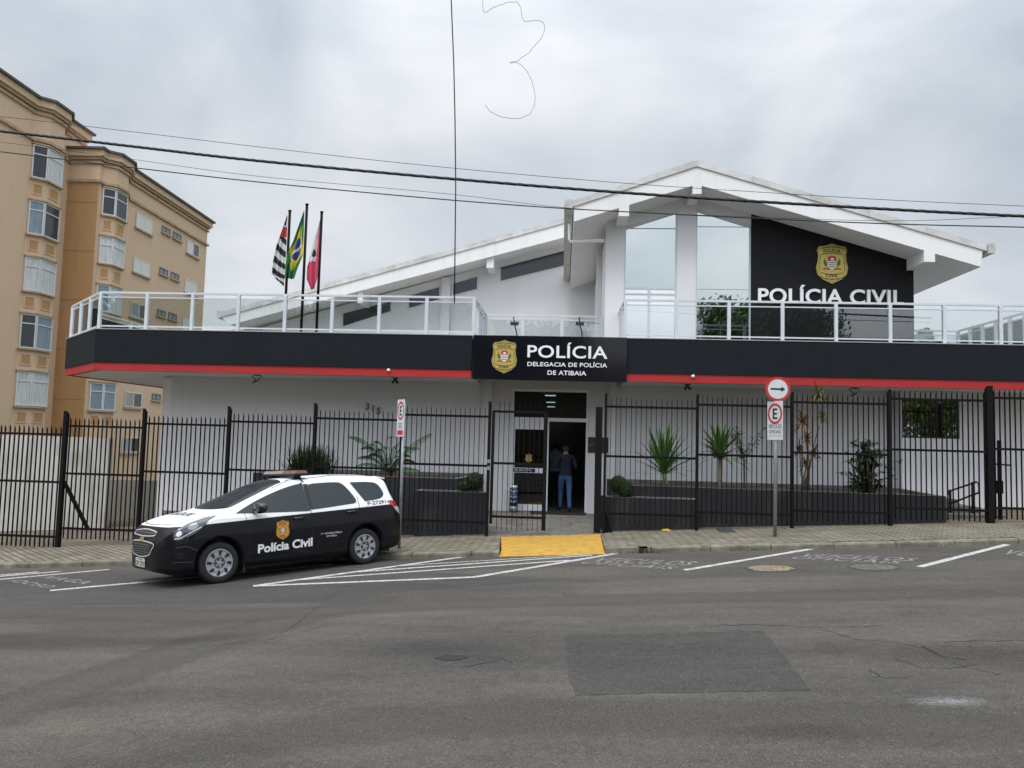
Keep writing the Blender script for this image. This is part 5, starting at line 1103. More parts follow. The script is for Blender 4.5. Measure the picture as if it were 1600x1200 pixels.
def flat_window(o0, px0, px1, py0, py1, k, shut, top=.0):
    s0, s1 = sof(px0, py0, o0), sof(px1, py1, o0); z1 = onP(px0, py0, o0).z; z0 = onP(px1, py1, o0).z; z1 -= FLR*k; z0 -= FLR*k
    a, b = ap(s0, o0, 0), ap(s1, o0, 0); fr = MB(); m_ = (a+b)/2; n_ = AN
    g = pane_on(a, b, z0, z1, n_, 0, fr, top=top); Z = Vector((0, 0, 1)); d = (b-a).normalized()
    fr.prism([m_-d*.03+n_*.012+Z*z0, m_+d*.03+n_*.012+Z*z0, m_+d*.03+n_*.012+Z*z1, m_-d*.03+n_*.012+Z*z1], n_*.05)
    if shut:
        e_ = b if shut == 2 else m_; fr.prism([a+n_*.024+Z*z0, e_+n_*.024+Z*z0, e_+n_*.024+Z*z1, a+n_*.024+Z*z1], n_*.02)
        if shut == 3: fr.prism([a+n_*.024+Z*z0, m_+n_*.024+Z*z0, m_+n_*.024+Z*z1, a+n_*.024+Z*z1], n_*.02)
    o = fr.build('window', SHUT if shut else mat('small_frame', (.16, .15, .13), .5), ab); g.build('pane', curt(2 if shut else 1), o)
    sm_ = MB(); sm_.prism([a-d*.1+Z*(z0-.12), b+d*.1+Z*(z0-.12), b+d*.1+Z*(z0-.02), a-d*.1+Z*(z0-.02)], n_*.12); sm_.build('sill', TAN_TRIM, o)
zrA = onP(130, 206, 0).z
sA_end = sof(97, 400, .2); bayA = [sof(38, 400, 0), sof(64, 400, .5), sof(88, 400, .5), sof(96, 400, .25)]
apart_block(0, -16, sof(133, 215, 0)+.0, bayA, zrA, 14, TAN, 'wall')
bay_windows(0, bayA, range(5))
def to_px(s_, o_, z_): v_ = ap(s_, o_, z_)-EYE; v_.z = z_-EYE.z; return 800+FPX*v_.dot(RT)/v_.dot(FW), 600-FPX*v_.dot(UP)/v_.dot(FW)
for k in range(5):                       # plain windows farther along the same wall
    for s_ in (-9.2, -12.6):
        (ax_, ay_), (bx2, by2) = to_px(s_, 0, zT-.1), to_px(s_+1.5, 0, zB); flat_window(0, ax_, bx2, ay_, by2, k, random.choice((2, 3)))
# farther wing steps outwards; find its offset so that its corner falls where it stands
oB = 0
while sof(97, 420, 0) < sof(146, 420, oB) and oB < 6: oB += .02
zT, zB = onP(160, 288, oB+.3).z, onP(160, 331, oB+.3).z; FLR = (zT-onP(142, 597, oB+.2).z)/4
sBc = sof(146, 420, oB); zrB = onP(205, 263, oB+.4).z+.12; sBe = sof(321, 420, oB)
bayB = [sof(153, 400, oB), sof(175, 400, oB+.5), sof(193, 400, oB+.5), sof(200, 400, oB+.2)]
apart_block(oB, sBc, sBe, bayB, zrB, 14, TAN, 'wall')
mb = MB(); a = ap(sBc, oB, 0); mb.prism([ap(sBc-.012, -.3, -4), ap(sBc-.012, oB-.002, -4), ap(sBc-.012, oB-.002, zT+.1), ap(sBc-.012, -.3, zT+.1)], AD*.01)
for k in range(5): mb.prism([ap(sBc-.03, -.3, zT-.9-FLR*k), ap(sBc-.03, oB-.002, zT-.9-FLR*k), ap(sBc-.03, oB-.002, zT-.84-FLR*k), ap(sBc-.03, -.3, zT-.84-FLR*k)], AD*.015)
mb.build('return_wall', TAN_D, ab)
bay_windows(oB, bayB, range(5))
for k in range(5):
    flat_window(oB, 212.5, 236, 331, 367, k, random.choice((2, 2, 3)) if k < 4 else 3)
    flat_window(oB, 253, 265, 352, 368, k, 0); flat_window(oB, 270.5, 282, 361, 377, k, 0)
    flat_window(oB, 292, 309.5, 374, 404, k, random.choice((2, 1)))
flat_window(oB, 212.5, 236, 331, 367, 5, 3)

# ============================================================ POLICE CAR
CF, CRr = G(341, 911.5), G(569, 881.5)
fwd = (CF-CRr).normalized(); upn = Vector((-RGX, -RGY, 1)).normalized(); lft = upn.cross(fwd).normalized(); upn = fwd.cross(lft)
CS = (CF-CRr).length/2.62
org = CF - lft*.775*CS
car = bpy.data.objects.new('police_car', None); C.objects.link(car)
mw = Matrix((fwd, lft, upn)).transposed().to_4x4(); mw.translation = org; car.matrix_world = mw @ Matrix.Scale(CS, 4)
put(car, 'white and black police car with a roof light bar parked at the kerb', 'car'); WL[car] = Vector()
ST = [ # x, w, zb, T, zs, ws, wr, zr
 (.885, .30, .30, .62, .52, .30, .26, .60), (.87, .46, .27, .70, .58, .45, .40, .68), (.83, .62, .24, .80, .68, .60, .52, .775), (.76, .725, .22, .885, .77, .70, .60, .86), (.66, .79, .20, .95, .84, .76, .64, .92), (.45, .845, .20, 1.02, .92, .81, .68, .985),
 (.15, .865, .20, 1.075, .975, .83, .70, 1.035), (-.0, .868, .20, 1.10, 1.0, .835, .71, 1.055), (-.15, .868, .20, 1.15, 1.02, .835, .71, 1.09), (-.32, .868, .20, 1.22, 1.035, .835, .70, 1.145), (-.5, .868, .20, 1.295, 1.045, .83, .685, 1.215), (-.8, .868, .20, 1.415, 1.06, .83, .655, 1.33), (-1.1, .868, .20, 1.52, 1.07, .83, .628, 1.435),
 (-1.3, .868, .2, 1.572, 1.075, .83, .615, 1.49), (-1.7, .868, .2, 1.625, 1.085, .83, .61, 1.54), (-2.2, .868, .2, 1.64, 1.10, .83, .605, 1.555), (-2.8, .865, .2, 1.62, 1.115, .825, .60, 1.54), (-3.1, .85, .21, 1.585, 1.12, .81, .59, 1.50), (-3.2, .84, .22, 1.55, 1.12, .80, .58, 1.46), (-3.27, .83, .23, 1.40, 1.10, .79, .60, 1.31), (-3.34, .815, .24, 1.20, 1.03, .775, .62, 1.14),
 (-3.40, .78, .26, 1.02, .92, .745, .62, .985), (-3.45, .70, .29, .86, .76, .67, .56, .83), (-3.48, .58, .34, .72, .62, .56, .48, .70)]
ST = [r_ if r_[0] > -.1 else (r_[0], r_[1], r_[2], r_[3]-(.04 if r_[0] < -1.6 else .015 if r_[0] < -1.2 else 0), r_[4]-min(.08, .08*(-r_[0])/.6 if r_[0] > -3.3 else .04), r_[5], r_[6], r_[7]-(.04 if r_[0] < -1.6 else .015 if r_[0] < -1.2 else 0)) for r_ in ST]
STA = np.array(ST); XS = STA[:, 0][::-1]
def pch(col):
    y = STA[:, col][::-1]; x = XS; h = np.diff(x); dl = np.diff(y)/h; m_ = np.zeros(len(x)); m_[0], m_[-1] = dl[0], dl[-1]
    for i in range(1, len(x)-1): m_[i] = 0 if dl[i-1]*dl[i] <= 0 else 2*dl[i-1]*dl[i]/(dl[i-1]+dl[i])
    return m_, y
PC = {c_: pch(c_) for c_ in range(1, 8)}
def sv(c_, x):
    m_, y = PC[c_]; x = min(max(x, XS[0]), XS[-1]); i = min(max(int(np.searchsorted(XS, x))-1, 0), len(XS)-2); h = XS[i+1]-XS[i]; t = (x-XS[i])/h
    return float(y[i]*(1+2*t)*(1-t)**2+h*m_[i]*t*(1-t)**2+y[i+1]*t*t*(3-2*t)+h*m_[i+1]*t*t*(t-1))
def sect(x):
    w_, zb, T, zs, ws, wr, zr = [sv(k, x) for k in range(1, 8)]; g = T-zs
    return [(0, zb), (w_*.8, zb), (w_*.955, zb+.05), (w_*.985, zb+(zs-zb)*.22), (w_, zb+(zs-zb)*.52), (w_*.993, zb+(zs-zb)*.80), (ws, zs), (wr, zr), (wr*.87, zr+(T-zr)*.52), (wr*.5, zr+(T-zr)*.90), (0, T)]
_sc = {}
def S(x, t):
    k = round(x, 4); P_ = _sc.get(k)
    if P_ is None: P_ = _sc[k] = sect(x)
    i = min(int(t), 9); f_ = t-i; p1, p2 = P_[i], P_[i+1]
    p0 = P_[i-1] if i else (-P_[1][0], P_[1][1]); p3 = P_[i+2] if i < 9 else (-P_[9][0], P_[9][1])
    tau = .5 if i != 6 else .12
    def h(a, b, c, d):
        m1 = (c-a)*.5; m2 = (d-b)*.5
        if i == 6: m1 = m2 = c-b
        if i == 5: m2 = (c-b)*.8
        if i == 7: m1 = (c-b)*.8
        return b*(1+2*f_)*(1-f_)**2+m1*f_*(1-f_)**2+c*f_*f_*(3-2*f_)+m2*f_*f_*(f_-1)
    return Vector((x, h(p0[0], p1[0], p2[0], p3[0]), h(p0[1], p1[1], p2[1], p3[1])))
def SZ_(x, z):             # side point at height z
    lo, hi = 1.0, 10.0
    for _ in range(26):
        md = (lo+hi)/2
        if S(x, md).z < z: lo = md
        else: hi = md
    return S(x, lo)
def two_tone():
    M = bpy.data.materials.new('car_paint'); M.use_nodes = True; n = M.node_tree.nodes; l = M.node_tree.links; b = n['Principled BSDF']
    b.inputs['Roughness'].default_value = .4; b.inputs['Specular IOR Level'].default_value = .08; b.inputs['Coat Weight'].default_value = .32; b.inputs['Coat Roughness'].default_value = .05
    t = n.new('ShaderNodeTexCoord'); s_ = n.new('ShaderNodeSeparateXYZ'); l.new(t.outputs['Object'], s_.inputs[0])
    ma = n.new('ShaderNodeMath'); ma.operation = 'MULTIPLY_ADD'; l.new(s_.outputs[0], ma.inputs[0]); ma.inputs[1].default_value = .031; l.new(s_.outputs[2], ma.inputs[2])
    g = n.new('ShaderNodeMath'); g.operation = 'GREATER_THAN'; g.inputs[1].default_value = .925; l.new(ma.outputs[0], g.inputs[0])
    mx_ = n.new('ShaderNodeMix'); mx_.data_type = 'RGBA'; mx_.inputs[6].default_value = (.009, .009, .011, 1); mx_.inputs[7].default_value = (.78, .79, .80, 1); l.new(g.outputs[0], mx_.inputs[0]); l.new(mx_.outputs[2], b.inputs['Base Color'])
    return M
CARP = two_tone(); PLAST = mat('black_plastic', (.016, .016, .017), .6); PIANO = mat('gloss_black', (.008, .008, .009), .12, coat=.5)
CGL = mat('car_glass', (.024, .034, .040), .15, spec=.38); CSEAM = mat('panel_seam', (.004, .004, .004), .8)
nx, ntt = 150, 70; mb = MB(); vs = []; xs_c = np.linspace(ST[0][0], ST[-1][0], nx+1)
xs_c = np.concatenate([np.linspace(.885, .6, 26), np.linspace(.59, -3.0, 90), np.linspace(-3.02, -3.48, 34)]); nx = len(xs_c)-1
for x in xs_c:
    L = [S(float(x), 10*j/ntt) for j in range(ntt+1)]; vs += L + [Vector((p.x, -p.y, p.z)) for p in L[1:-1]][::-1]
nr = 2*ntt; fs = [(i*nr+k, i*nr+(k+1) % nr, (i+1)*nr+(k+1) % nr, (i+1)*nr+k) for i in range(nx) for k in range(nr)]
fs += [tuple(range(nr))[::-1], tuple(nx*nr+k for k in range(nr))]
mb.add(vs, fs, 0, True)
body = mb.build('body', CARP, car, local=True)
# wheel wells cut out of the body
cut = MB()
for x in (0, -2.62):
    for sg_ in (-1, 1): cut.cyl((x, sg_*.80, .335), (0, 1, 0), .385, .46, 40)
cu_o = cut.build('cut', PLAST); cu_o.matrix_world = car.matrix_world
bpy.context.view_layer.update()
bmod = body.modifiers.new('b', 'BOOLEAN'); bmod.object = cu_o; bmod.solver = 'EXACT'; bmod.operation = 'DIFFERENCE'
bpy.context.view_layer.update(); dg = bpy.context.evaluated_depsgraph_get()
nm = bpy.data.meshes.new_from_object(body.evaluated_get(dg)); body.modifiers.clear(); body.data = nm; nm.name = 'body'
bpy.data.objects.remove(cu_o)
BV = BVHTree.FromPolygons([v.co.copy() for v in nm.vertices], [tuple(p.vertices) for p in nm.polygons])
def cast(o_, d, off):
    h = BV.ray_cast(Vector(o_), Vector(d).normalized())
    if h[0] is None: return None
    n_ = h[1] if h[1].dot(Vector(d)) < 0 else -h[1]; return h[0]+n_*off
def pj(kind, a, b, off=.004):
    if kind == 's': r_ = cast((a, 3, b), (0, -1, 0), off)
    elif kind == 'S': r_ = cast((a, -3, b), (0, 1, 0), off)
    elif kind == 't': r_ = cast((a, b, 3), (0, 0, -1), off)
    elif kind == 'f': r_ = cast((3, a, b), (-1, 0, 0), off)
    elif kind == 'c': r_ = cast(Vector((a, .8, b))+Vector((.8, .6, 0))*2, (-.8, -.6, 0), off)
    elif kind == 'C': r_ = cast(Vector((a, -.8, b))+Vector((.8, -.6, 0))*2, (-.8, .6, 0), off)
    elif kind == 'r': r_ = cast((-5, a, b), (1, 0, 0), off)
    return r_
def smooth_poly(P_, n=6, sharp=()):
    out_ = []; N_ = len(P_)
    for i in range(N_):
        p0, p1, p2, p3 = [Vector(P_[(i+k) % N_]) for k in (-1, 0, 1, 2)]
        if i in sharp: p0 = p1
        if (i+1) % N_ in sharp: p3 = p2
        for k in range(n): s_ = k/n; out_.append(.5*((2*p1)+(-p0+p2)*s_+(2*p0-5*p1+4*p2-p3)*s_**2+(-p0+3*p1-3*p2+p3)*s_**3))
    return out_
def cpatch(name, kind, poly, M, off=.005, rings=6, sharp=(), parent=None, n=6):
    P_ = smooth_poly(poly, n, sharp); c_ = sum(P_, Vector((0, 0)))/len(P_); N_ = len(P_); vs = []
    for r_ in range(rings):
        k = 1-r_/rings
        for p in P_:
            q = c_+(p-c_)*k; h = pj(kind, q.x, q.y, off); vs.append(h)
    vs.append(pj(kind, c_.x, c_.y, off)); last = Vector((0, 0, 0))
    for i in range(len(vs)):
        if vs[i] is None: vs[i] = next((v for v in vs[i+1:]+vs[:i] if v is not None), last)
    fs = [(r_*N_+i, r_*N_+(i+1) % N_, (r_+1)*N_+(i+1) % N_, (r_+1)*N_+i) for r_ in range(rings-1) for i in range(N_)]+[((rings-1)*N_+i, (rings-1)*N_+(i+1) % N_, rings*N_) for i in range(N_)]
    m_ = MB(); m_.add(vs, fs, 0, True); o = m_.build(name, M, parent or car, local=True); return o
def cline(mb, kind, pts, wd, off=.003, closed=False, n=7):
    P_ = smooth_poly(pts, n) if closed else []
    if not closed:
        for a, b in zip(pts, pts[1:]): P_ += [Vector(a).lerp(Vector(b), k/n) for k in range(n)]
        P_.append(Vector(pts[-1]))
    else: P_.append(P_[0])
    vs = []
    for i, p in enumerate(P_):
        d = (P_[min(i+1, len(P_)-1)]-P_[max(i-1, 0)]).normalized(); s_ = Vector((-d.y, d.x))*wd/2; a = pj(kind, *(p-s_), off); b = pj(kind, *(p+s_), off)
        if a is None or b is None: continue
        vs += [a, b]
    mb.add(vs, [(2*i, 2*i+2, 2*i+3, 2*i+1) for i in range(len(vs)//2-1)], 0, True)
def side_sym(fn):
    for kind in ('s', 'S'): fn(kind)
FWP = [(-.26, 1.045), (-.62, 1.215), (-.96, 1.345), (-1.25, 1.43), (-1.44, 1.465), (-1.50, 1.45), (-1.51, 1.03), (-1.45, 1.008)]
RWP = [(-1.60, 1.445), (-1.75, 1.462), (-2.10, 1.465), (-2.24, 1.44), (-2.36, 1.32), (-2.46, 1.15), (-2.43, 1.09), (-2.3, 1.075), (-1.65, 1.03), (-1.59, 1.055)]
QWP = [(-2.42, 1.45), (-2.75, 1.445), (-2.97, 1.41), (-3.06, 1.30), (-3.07, 1.20), (-2.95, 1.135), (-2.64, 1.105)]
def sidewin(kind):
    for nm_, P_, sh in (('side_window', FWP, (0, 4, 6)), ('side_window', RWP, (0,)), ('side_window', QWP, (0, 6))): cpatch(nm_, kind, P_, CGL, .006, rings=16, sharp=sh, n=9)
    m_ = MB(); cline(m_, kind, [(-1.555, 1.03), (-1.55, 1.455)], .085, .0085); m_.build('door_pillar', PLAST, car, local=True)
side_sym(sidewin)
cpatch('windshield', 't', [(-.04, 0), (-.07, .36), (-.17, .61), (-.27, .648), (-.70, .60), (-1.16, .53), (-1.22, .3), (-1.24, 0), (-1.22, -.3), (-1.16, -.53), (-.70, -.60), (-.27, -.648), (-.17, -.61), (-.07, -.36)], CGL, .005, 16, (3, 5, 9, 11))
cpatch('rear_window', 'r', [(-.5, 1.45), (.5, 1.45), (.55, 1.2), (-.55, 1.2)], CGL, .004, 5, (0, 1, 2, 3))
# seams
m_ = MB()
for kind in ('s', 'S'):
    cline(m_, kind, [(-.46, .26), (-.46, .70), (-.40, 1.08)], .009); cline(m_, kind, [(-1.56, .26), (-1.56, 1.02)], .009); cline(m_, kind, [(-2.2, .72), (-2.32, .85), (-2.50, 1.0), (-2.50, 1.20)], .009); cline(m_, kind, [(-.46, .27), (-2.15, .27)], .008)
    cline(m_, kind, [(-.95, 1.415), (-1.3, 1.53), (-2.2, 1.585), (-3.1, 1.54)], .007)
cline(m_, 't', [(.64, -.60), (.70, -.3), (.715, 0), (.70, .3), (.64, .60)], .010); cline(m_, 't', [(.60, .66), (.2, .715), (-.12, .725)], .008); cline(m_, 't', [(.60, -.66), (.2, -.715), (-.12, -.725)], .008)
m_.build('panel_seams', CSEAM, car, local=True, fixn=False)
# headlights, grille, bumper, plate
CLEARL = mat('headlamp_lens', (.035, .042, .05), .06, spec=.9, coat=.6); REFL = mat('headlamp_reflector', (.75, .78, .82), .18, metal=.8)
HL = [(.08, 1.035), (.34, 1.0), (.56, .925), (.70, .825), (.735, .745), (.64, .712), (.47, .745), (.28, .83)]
for kind in ('c', 'C'):
    o = cpatch('headlight', kind, HL, CLEARL, .006, 8, (0,)); 
    cpatch('reflector', kind, [(.56, .80), (.60, .845), (.66, .825), (.67, .78), (.62, .762)], REFL, .012, 3, parent=o); cpatch('reflector', kind, [(.30, .895), (.34, .945), (.44, .925), (.47, .875), (.38, .85)], mat('lamp_dim', (.35, .38, .42), .2, metal=.6), .010, 3, parent=o)
    m2 = MB(); cline(m2, kind, [(.24, .885), (.42, .805), (.58, .74), (.70, .728)], .012, .008); m2.build('chrome_strip', CHROME, o, local=True, fixn=False)
    m2 = MB(); cline(m2, kind, [(.28, .54), (.45, .615), (.66, .60)], .010, .005); cline(m2, kind, [(.36, .37), (.55, .385), (.72, .385)], .010, .006); m2.build('bumper_crease', mat('bumper_edge', (.06, .06, .065), .3), car, local=True, fixn=False)
    cpatch('fog_lamp', kind, [(.50, .44), (.53, .52), (.63, .535), (.68, .48), (.62, .43)], PIANO, .006, 4)
def gpatch(poly, name, M, off, par=None, sharp=()): return cpatch(name, 'f', poly, M, off, 5, sharp, par)
o = gpatch([(-.42, .83), (0, .855), (.42, .83), (.46, .80), (.42, .775), (0, .76), (-.42, .775), (-.46, .80)], 'upper_grille', PLAST, .006)
m2 = MB(); cline(m2, 'f', [(-.42, .83), (0, .855), (.42, .83), (.46, .80), (.42, .775), (0, .76), (-.42, .775), (-.46, .80)], .013, .012, True); m2.build('chrome_frame', CHROME, o, local=True, fixn=False)
m2 = MB(); cline(m2, 'f', [(-.42, .805), (0, .81), (.42, .805)], .010, .012); m2.build('slat', mat('grille_slat', (.12, .12, .13), .3), o, local=True, fixn=False)
LGP = [(-.46, .665), (0, .69), (.46, .665), (.43, .57), (.33, .49), (0, .455), (-.33, .49), (-.43, .57)]
o = gpatch(LGP, 'lower_grille', PLAST, .006)
m2 = MB(); cline(m2, 'f', LGP, .015, .012, True); m2.build('chrome_frame', CHROME, o, local=True, fixn=False)
m2 = MB()
for z in (.635, .60, .565, .53, .50): cline(m2, 'f', [(-.36 if z > .52 else -.26, z), (0, z+.005), (.36 if z > .52 else .26, z)], .010, .012)
m2.build('slat', mat('grille_slat', (.12, .12, .13), .3), o, local=True, fixn=False)
cpatch('emblem', 'f', [(-.10, .735), (-.04, .735), (-.035, .755), (.045, .755), (.04, .735), (.10, .735), (.09, .70), (.035, .70), (.03, .68), (-.05, .68), (-.045, .70), (-.11, .70)], mat('emblem_gold', (.45, .33, .12), .3, metal=.6), .016, 2, range(12), n=2)
px_ = pj('f', .0, .37, 0); bx_ = (px_.x if px_ else .87)+.012
m2 = MB(); m2.box(bx_, bx_+.006, -.20, .20, .30, .43); o = m2.build('number_plate', mat('plate_white', (.55, .55, .53), .5), car, local=True)
m2 = MB(); text_mb(m2, 'DJF 2781', (bx_+.0065, -.18, .315), (0, .07, 0), (0, 0, .075), (1, 0, 0), .001, .01, 1, width=.36); text_mb(m2, 'SP-ATIBAIA', (bx_+.0065, -.12, .402), (0, .02, 0), (0, 0, .02), (1, 0, 0), .001, .01, 1, width=.24); m2.build('lettering', BLK, o, local=True)
for kind in ('s', 'S'):
    o = cpatch('taillight', kind, [(-3.10, 1.085), (-3.24, 1.09), (-3.36, 1.03), (-3.40, .90), (-3.37, .82), (-3.30, .88), (-3.22, .98)], mat('lamp_red', (.38, .02, .02), .12, coat=.8), .006, 4, (0,)); cpatch('clear_lens', kind, [(-3.24, .965), (-3.34, .97), (-3.38, .90), (-3.365, .845), (-3.31, .885)], mat('lamp_clear', (.42, .40, .40), .15), .010, 3, parent=o)
# handles, mirrors, antenna strap
for sg_, kind in ((1, 's'), (-1, 'S')):
    for x, z in ((-1.32, .905), (-2.33, .945)):
        q = pj(kind, x, z, 0); 
        if q is None: continue
        m2 = MB(); m2.tube([q+Vector((.10, sg_*.004, -.004)), q+Vector((.08, sg_*.03, 0)), q+Vector((-.08, sg_*.03, .004)), q+Vector((-.10, sg_*.004, .004))], [.012, .017, .017, .012], 8); m2.build('door_handle', PIANO, car, local=True)
    bm = bmesh.new(); bmesh.ops.create_icosphere(bm, subdivisions=3, radius=1); mm = MB(); mm.add([Vector((-.60+math.copysign(abs(v.co.x)**.6, v.co.x)*.09*(1-.25*v.co.y), sg_*.98+math.copysign(abs(v.co.y)**.75, v.co.y)*.13*sg_, 1.115+math.copysign(abs(v.co.z)**.7, v.co.z)*.082*(1+.12*v.co.x))) for v in bm.verts], [[v.index for v in f.verts] for f in bm.faces], 0, True); bm.free()
    mm.tube([(-.56, sg_*.80, 1.05), (-.58, sg_*.90, 1.08)], .03, 8); mm.build('side_mirror', PIANO, car, local=True)
# decals
def decal(name, kind, s_, x, z, h_, width, M, off=.0055, boldness=.02, italic=0, slope=0):
    vs, fs = text_geo(s_, boldness, 1.0); wm = max(v.x for v in vs); k = width/wm; sgn = -1 if kind == 's' else 1
    # subdivide long faces not needed: the panels are nearly flat
    out_ = [pj(kind, x+sgn*(v.x*k), z+v.y*h_+slope*v.x*k, off) for v in vs]
    m2 = MB(); m2.add([p if p is not None else Vector((x, 0, z)) for p in out_], fs); m2.build(name, M, car, local=True, fixn=False)
DW = mat('decal_white', (.78, .79, .80), .4)
for kind in ('s', 'S'):
    x0 = -.60 if kind == 's' else -1.55
    sl_ = .012 if kind == 's' else -.012
    decal('lettering', kind, 'Polícia Civil', x0, .405, .135, .96, DW, boldness=.035, slope=.03)
    decal('unit_lettering', kind, 'D I - SEGURANÇA PÚBLICA', -1.72 if kind == 's' else -2.1, .60, .028, .40, DW, boldness=.0); decal('unit_lettering', kind, 'SSP ATIBAIA', -1.82 if kind == 's' else -2.0, .55, .028, .20, DW, boldness=.0)
    decal('number_lettering', kind, 'P-27291', -2.68 if kind == 's' else -3.08, 1.035, .062, .40, BLK, boldness=.015, slope=.03 if kind == 's' else 0)
    bo = thing('tmp', (0, 0, 0), 'x', 'x'); ctr = pj(kind, -1.02, .735, .006); nd = Vector((0, 1 if kind == 's' else -1, 0)); r_ = badge(car, ctr, Vector((-.235 if kind == 's' else .235, 0, 0)), Vector((0, 0, .315)), nd*.35, gold=mat('badge_orange', (.58, .30, .035), .45)); bpy.data.objects.remove(bo)
def hood_text(s_, x, h_, width):
    vs, fs = text_geo(s_, .02, 1.0); wm = max(v.x for v in vs); k = width/wm
    m2 = MB(); m2.add([pj('t', x-v.y*h_, width/2-v.x*k, .004) or Vector((0, 0, 1)) for v in [Vector((v.x, -v.y, 0)) for v in vs]], fs); return m2
m2 = MB(); vs, fs = text_geo('POLÍCIA CIVIL', .02, 1.0); wm = max(v.x for v in vs)
m2.add([pj('t', .34-v.y*.16, -.42+.84*v.x/wm, .004) or Vector((0, 0, 1)) for v in vs], fs); m2.build('hood_lettering', BLK, car, local=True, fixn=False)
# light bar with strap
lb = MB(); zb_ = pj('t', -1.5, 0, 0).z; 
for y in (-.42, .42): lb.box(-1.56, -1.44, y-.04, y+.04, sv(4, -1.5)-.05, zb_+.045)
o = lb.build('light_bar', PLAST, car, local=True)
m2 = MB(); m2.box(-1.63, -1.37, -.60, .60, zb_+.04, zb_+.068); bevel(m2.build('base', PLAST, o, local=True), .01)
AMB = mat('beacon_orange', (.26, .11, .075), .2, coat=.5, var=.5, vscale=9, dirt=(.16, .11, .09)); CLR = mat('beacon_clear', (.36, .34, .31), .12, coat=.6, var=.5, vscale=12)
for y0, y1, M in ((-.60, -.36, CLR), (-.357, -.13, CLR), (-.127, .127, mat('beacon_grey', (.25, .24, .23), .3)), (.13, .357, AMB), (.36, .60, AMB)):
    m2 = MB(); m2.prism([(-1.62, y0, zb_+.069), (-1.38, y0, zb_+.069), (-1.40, y0, zb_+.105), (-1.44, y0, zb_+.122), (-1.56, y0, zb_+.122), (-1.60, y0, zb_+.105)], (0, y1-y0, 0)); m2.build('beacon_lens', M, o, local=True)
m2 = MB(); cline(m2, 't', [(-1.50, .40), (-1.50, .50), (-1.51, .58), (-1.51, .60)], .03, .006); a = S(-1.51, 8.0); b = S(-1.52, 7.0); m2.bar(a+Vector((0, .006, .0)), b+Vector((0, .008, 0)), .03, .006); m2.build('strap', PLAST, o, local=True, fixn=False)
m2 = MB(); m2.tube([(-3.05, 0, 1.585), (-3.2, 0, 1.575), (-3.30, 0, 1.56)], [.03, .03, .012], 8); 
m2 = MB(); m2.prism([(-3.05, -.50, 1.515), (-3.26, -.5, 1.48), (-3.27, -.5, 1.503), (-3.05, -.50, 1.543)], (0, 1.0, 0)); bevel(m2.build('spoiler', mat('car_white', (.78, .79, .80), .3, coat=.8), car, local=True), .01)
# sill and underbody
m2 = MB(); m2.box(-3.3, .6, -.56, .56, .16, .30); m2.build('underbody', PLAST, car, local=True)
for x in (0, -2.62):
    m2 = MB(); m2.box(x-.39, x+.39, -.55, .55, .18, .70); m2.build('wheel_well', PLAST, car, local=True)
# wheels
def lathe(prof, cx, cz, y0, sg_, seg=48, mi=0):
    m_ = MB(); n = len(prof); vs = [Vector((cx+r_*math.cos(2*math.pi*k/seg), y0+sg_*y, cz+r_*math.sin(2*math.pi*k/seg))) for (r_, y) in prof for k in range(seg)]
    m_.add(vs, [(j*seg+k, j*seg+(k+1) % seg, (j+1)*seg+(k+1) % seg, (j+1)*seg+k) for j in range(n-1) for k in range(seg)], mi, True); return m_
HUB = mat('hubcap_silver', (.42, .43, .46), .38, metal=.55, spec=.6); SLOT = mat('slot_dark', (.012, .012, .013), .6)
Rw = .318
for x in (0, -2.62):
    for sg_ in (1, -1):
        y0 = sg_*.62
        wq = lathe([(.19, .0), (.27, -.005), (.305, .02), (Rw, .06), (Rw+.001, .10), (Rw, .15), (.308, .185), (.29, .20), (.235, .203), (.215, .195), (.208, .165)], x, Rw-.004, y0, sg_).build('wheel', RUBBER, car, local=True)
        lathe([(.212, .15), (.214, .192), (.206, .198), (.198, .190), (.15, .196), (.10, .197), (.07, .188), (.035, .193), (.001, .195)], x, Rw-.004, y0, sg_).build('hubcap', HUB, wq, local=True)
        sl = MB(); yy_ = y0+sg_*.2035; cz = Rw-.004
        rot = random.uniform(0, .6)
        for k in range(8):
            a = 2*math.pi*k/8+rot; pts = []
            for r_, da in ((.105, -.05), (.13, .10), (.188, .145), (.193, -.06), (.15, -.19)): pts.append((x+r_*math.cos(a+da), yy_-sg_*.002, cz+r_*math.sin(a+da)))
            sl.prism(pts, (0, sg_*.003, 0))
        for k in range(5): a = 2*math.pi*k/5; sl.cyl((x+.052*math.cos(a), yy_-sg_*.005, cz+.052*math.sin(a)), (0, 1, 0), .014, .012, 10)
        ringp = [(x+.078*math.cos(2*math.pi*k/32), yy_-sg_*.006, cz+.078*math.sin(2*math.pi*k/32)) for k in range(33)]; sl.tube(ringp, .006, 5, cap=False)
        sl.build('slots', SLOT, wq, local=True)
m2 = MB()
for sg_ in (1, -1): m2.box(-.40, -.385, sg_*.72-.11, sg_*.72+.11, .12, .42)
m2.build('mud_flap', PLAST, car, local=True)

